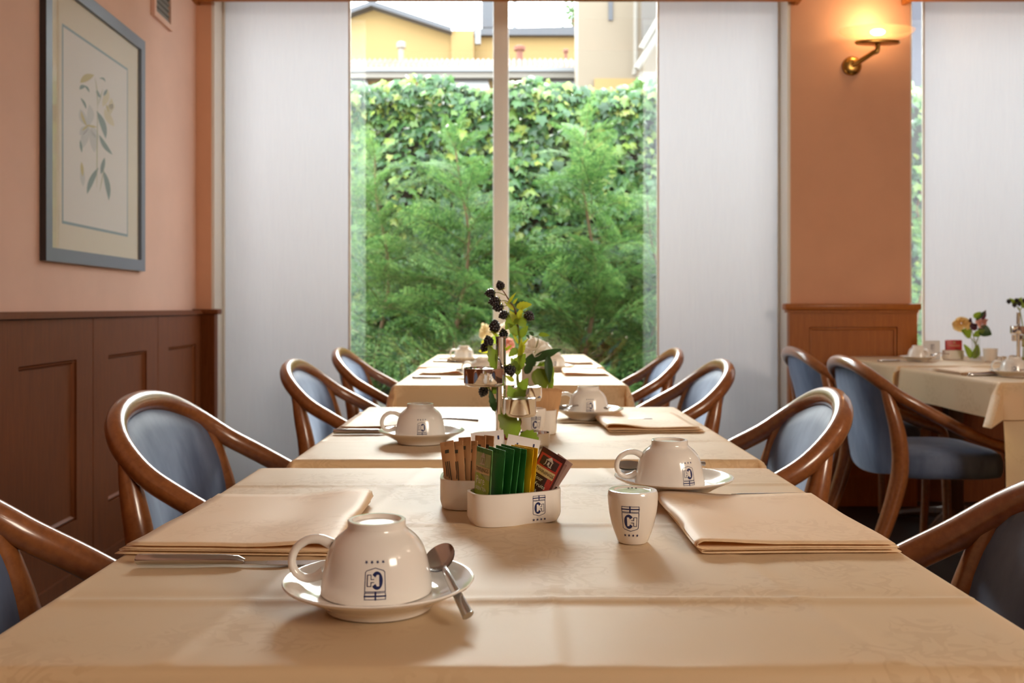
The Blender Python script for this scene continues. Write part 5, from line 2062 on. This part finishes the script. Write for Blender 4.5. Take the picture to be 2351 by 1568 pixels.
slab(mb, [(1036, 72), (1036, 62), (854, 1), (852, 12)], YH - .35, 5.6)
slab(mb, [(852, 12), (854, 1), (550, 112), (550, 124)], YH - .35, 5.6)
mb.obj('roof', SLATE, yh, smooth=0)
mb = MB(); slab(mb, [(1087, 80), (1700, 80), (1700, 58), (1330, 60), (1087, 66)], YH + .1, 5.4)
mb.obj('parapet', SLATE, yh, smooth=0)
for (x, w, y0, y1, m_) in ((1097, 6, 60, 100, ZINC), (1182, 5, -40, 64, ZINC), (1120, 14, -40, 62, SLATE), (1043, 1.2, 20, 70, SLATE)):
    mb = MB(); slab(mb, [(x - w, y1), (x + w, y1), (x + w, y0), (x - w, y0)], YH - .6 if x == 1097 else YH + 1.5, .15)
    mb.obj('roof_pipe' if w < 10 else 'chimney', m_, yh, smooth=0)
YA = 18.5
an = thing('annex', 'low annex with a red tiled roof edge, gutter and white fascia, beyond the hedge', 'building')
mb = MB(); slab(mb, [(600, 420), (1338, 420), (1338, 164), (600, 164)], YA, 2.0)
mb.obj('wall', OCH, an, smooth=0)
# sloping tiled roof: single courses of tiles
for k_ in range(2):
    mb = MB()
    y0 = YA - .25 + k_ * .42
    z0 = P3(0, 157, YA - .25)[2] + k_ * .185
    xa, xb = P3(600, 0, YA)[0], P3(1334, 0, YA)[0]
    nt_ = 60
    for i in range(nt_):
        xx = xa + (xb - xa) * i / nt_
        wdt = (xb - xa) / nt_
        mb.add([(xx, y0, z0), (xx + wdt * .5, y0 - .01, z0 + .05), (xx + wdt * .98, y0, z0), (xx, y0 + .44, z0 + .185), (xx + wdt * .5, y0 + .43, z0 + .235), (xx + wdt * .98, y0 + .44, z0 + .185)], [(0, 1, 4, 3), (1, 2, 5, 4)])
    mb.obj('tile_course', TILE, an, smooth=0)
mb = MB(); slab(mb, [(590, 163), (1343, 163), (1343, 154), (590, 155)], YA - .4, .16); mb.obj('gutter', ZINC, an, smooth=0)
mb = MB(); slab(mb, [(590, 178), (1343, 178), (1343, 164), (590, 164)], YA - .32, .3); mb.obj('fascia', CREAM, an, smooth=0)
for (xa, xb) in ((700, 850), (992, 1128), (1182, 1362)):
    mb = MB()
    a, b_ = P3(xa + 8, 180, YA - .05), P3(xb - 8, 180, YA - .05)
    c_, d_ = P3(xb, 226, YA - .9), P3(xa, 226, YA - .9)
    n_ = 12
    for i in range(n_):
        u0, u1 = i / n_, (i + 1) / n_
        mb.face([a.lerp(b_, u0), a.lerp(b_, u1), d_.lerp(c_, u1), d_.lerp(c_, u0)])
    mb.obj('awning', AWN, an, smooth=0)
for (x, w, y0, y1, m_, cap) in ((921, 6, 97, 145, CREAM, True), (1193, 7.5, 106, 142, TILE, True), (1299, 3.5, 113, 140, TILE, True)):
    p = P3(x, y1, YA + 1.0)
    q = P3(x, y0, YA + 1.0)
    rr_ = w * (YA + 1) / FPX
    mb = MB(); mb.lathe([(rr_, -.4), (rr_, (q.z - p.z) * .7), (rr_ * 1.7, (q.z - p.z) * .72), (rr_ * 1.8, (q.z - p.z) * .95), (rr_ * 1.2, q.z - p.z), (0, q.z - p.z)], 16, c=tuple(p))
    mb.obj('vent_pipe', m_, an)
bt = thing('beige_building', 'tall beige building with a slit window and downpipe, right behind the hedge', 'building')
YB = 17.0
mb = MB(); slab(mb, [(1327, 420), (1700, 420), (1700, -160), (1327, -160)], YB, 0.9); mb.obj('wall', BEI, bt, smooth=0)
mb = MB(); slab(mb, [(1365, 300), (1475, 300), (1475, 180), (1365, 180)], YB - .1, .1); mb.obj('lower_wall', OCH, bt, smooth=0)
mb = MB(); slab(mb, [(1397, 46), (1407, 46), (1407, -60), (1397, -60)], YB - .03, .06); mb.obj('window', SLATE, bt, smooth=0)
mb = MB(); mb.tube([tuple(P3(1459, -150, YB - .12)), tuple(P3(1459, 150, YB - .12)), tuple(P3(1455, 172, YB - .12))], .035, 8); mb.obj('downpipe', CREAM, bt)
bl = thing('balcony', 'balcony with a dark mesh screen and slanting awning arms, beside the right blind', 'balcony')
mb = MB(); slab(mb, [(1474, 112), (1640, 60), (1640, -160), (1472, -160)], YB - 1.2, .06); mb.obj('screen', mat('dark_screen', (.075, .062, .055), .7), bl, smooth=0)
for (p, q, w) in (((1462, 158), (1520, 62), .055), ((1472, 112), (1515, 40), .05)):
    mb = MB(); mb.tube([tuple(P3(*p, YB - 1.4)), tuple(P3(*q, YB - 1.4))], w, 6); mb.obj('awning_arm', CREAM, bl)
mb = MB(); slab(mb, [(1470, 205), (1640, 205), (1640, 165), (1470, 165)], YB - 1.1, 1.0); mb.obj('floor_slab', CREAM, bl, smooth=0)
gb = thing('grey_building', 'grey-violet building seen in the gap right of the sconce pier', 'building')
mb = MB(); slab(mb, [(1960, 300), (2600, 300), (2600, -200), (1960, -200)], 14.0, 1.0); mb.obj('wall', mat('violet_grey_render', (.045, .042, .055), .8), gb, smooth=0)
mb = MB(); slab(mb, [(2060, 300), (2066, 300), (2066, -200), (2060, -200)], 13.9, .1); mb.obj('downpipe', ZINC, gb, smooth=0)
rt = thing('roof_garden_tree', 'small green treetop above the grey parapet, beside the beige building', 'tree', tuple(P3(1318, 78, YH + 3)))
mb = MB(); mb.tube([(0, 0, -1.5), (0, 0, .4)], .06, 6); mb.obj('trunk', M['stem_brown'], rt)
mb = MB()
for i in range(500):
    a, b_, c_ = r.gauss(0, .17), r.gauss(0, .17), r.gauss(.55, .24)
    d_ = Vector((r.uniform(-1, 1), r.uniform(-1, 1), r.uniform(-1, 1))).normalized() * .07
    e_ = Vector((r.uniform(-1, 1), r.uniform(-1, 1), r.uniform(-1, 1))).normalized() * .05
    p = Vector((a, b_, c_))
    mb.face([p, p + d_, p + d_ + e_, p + e_])
mb.obj('crown', M['ivy'], rt, smooth=0, kind='stuff')
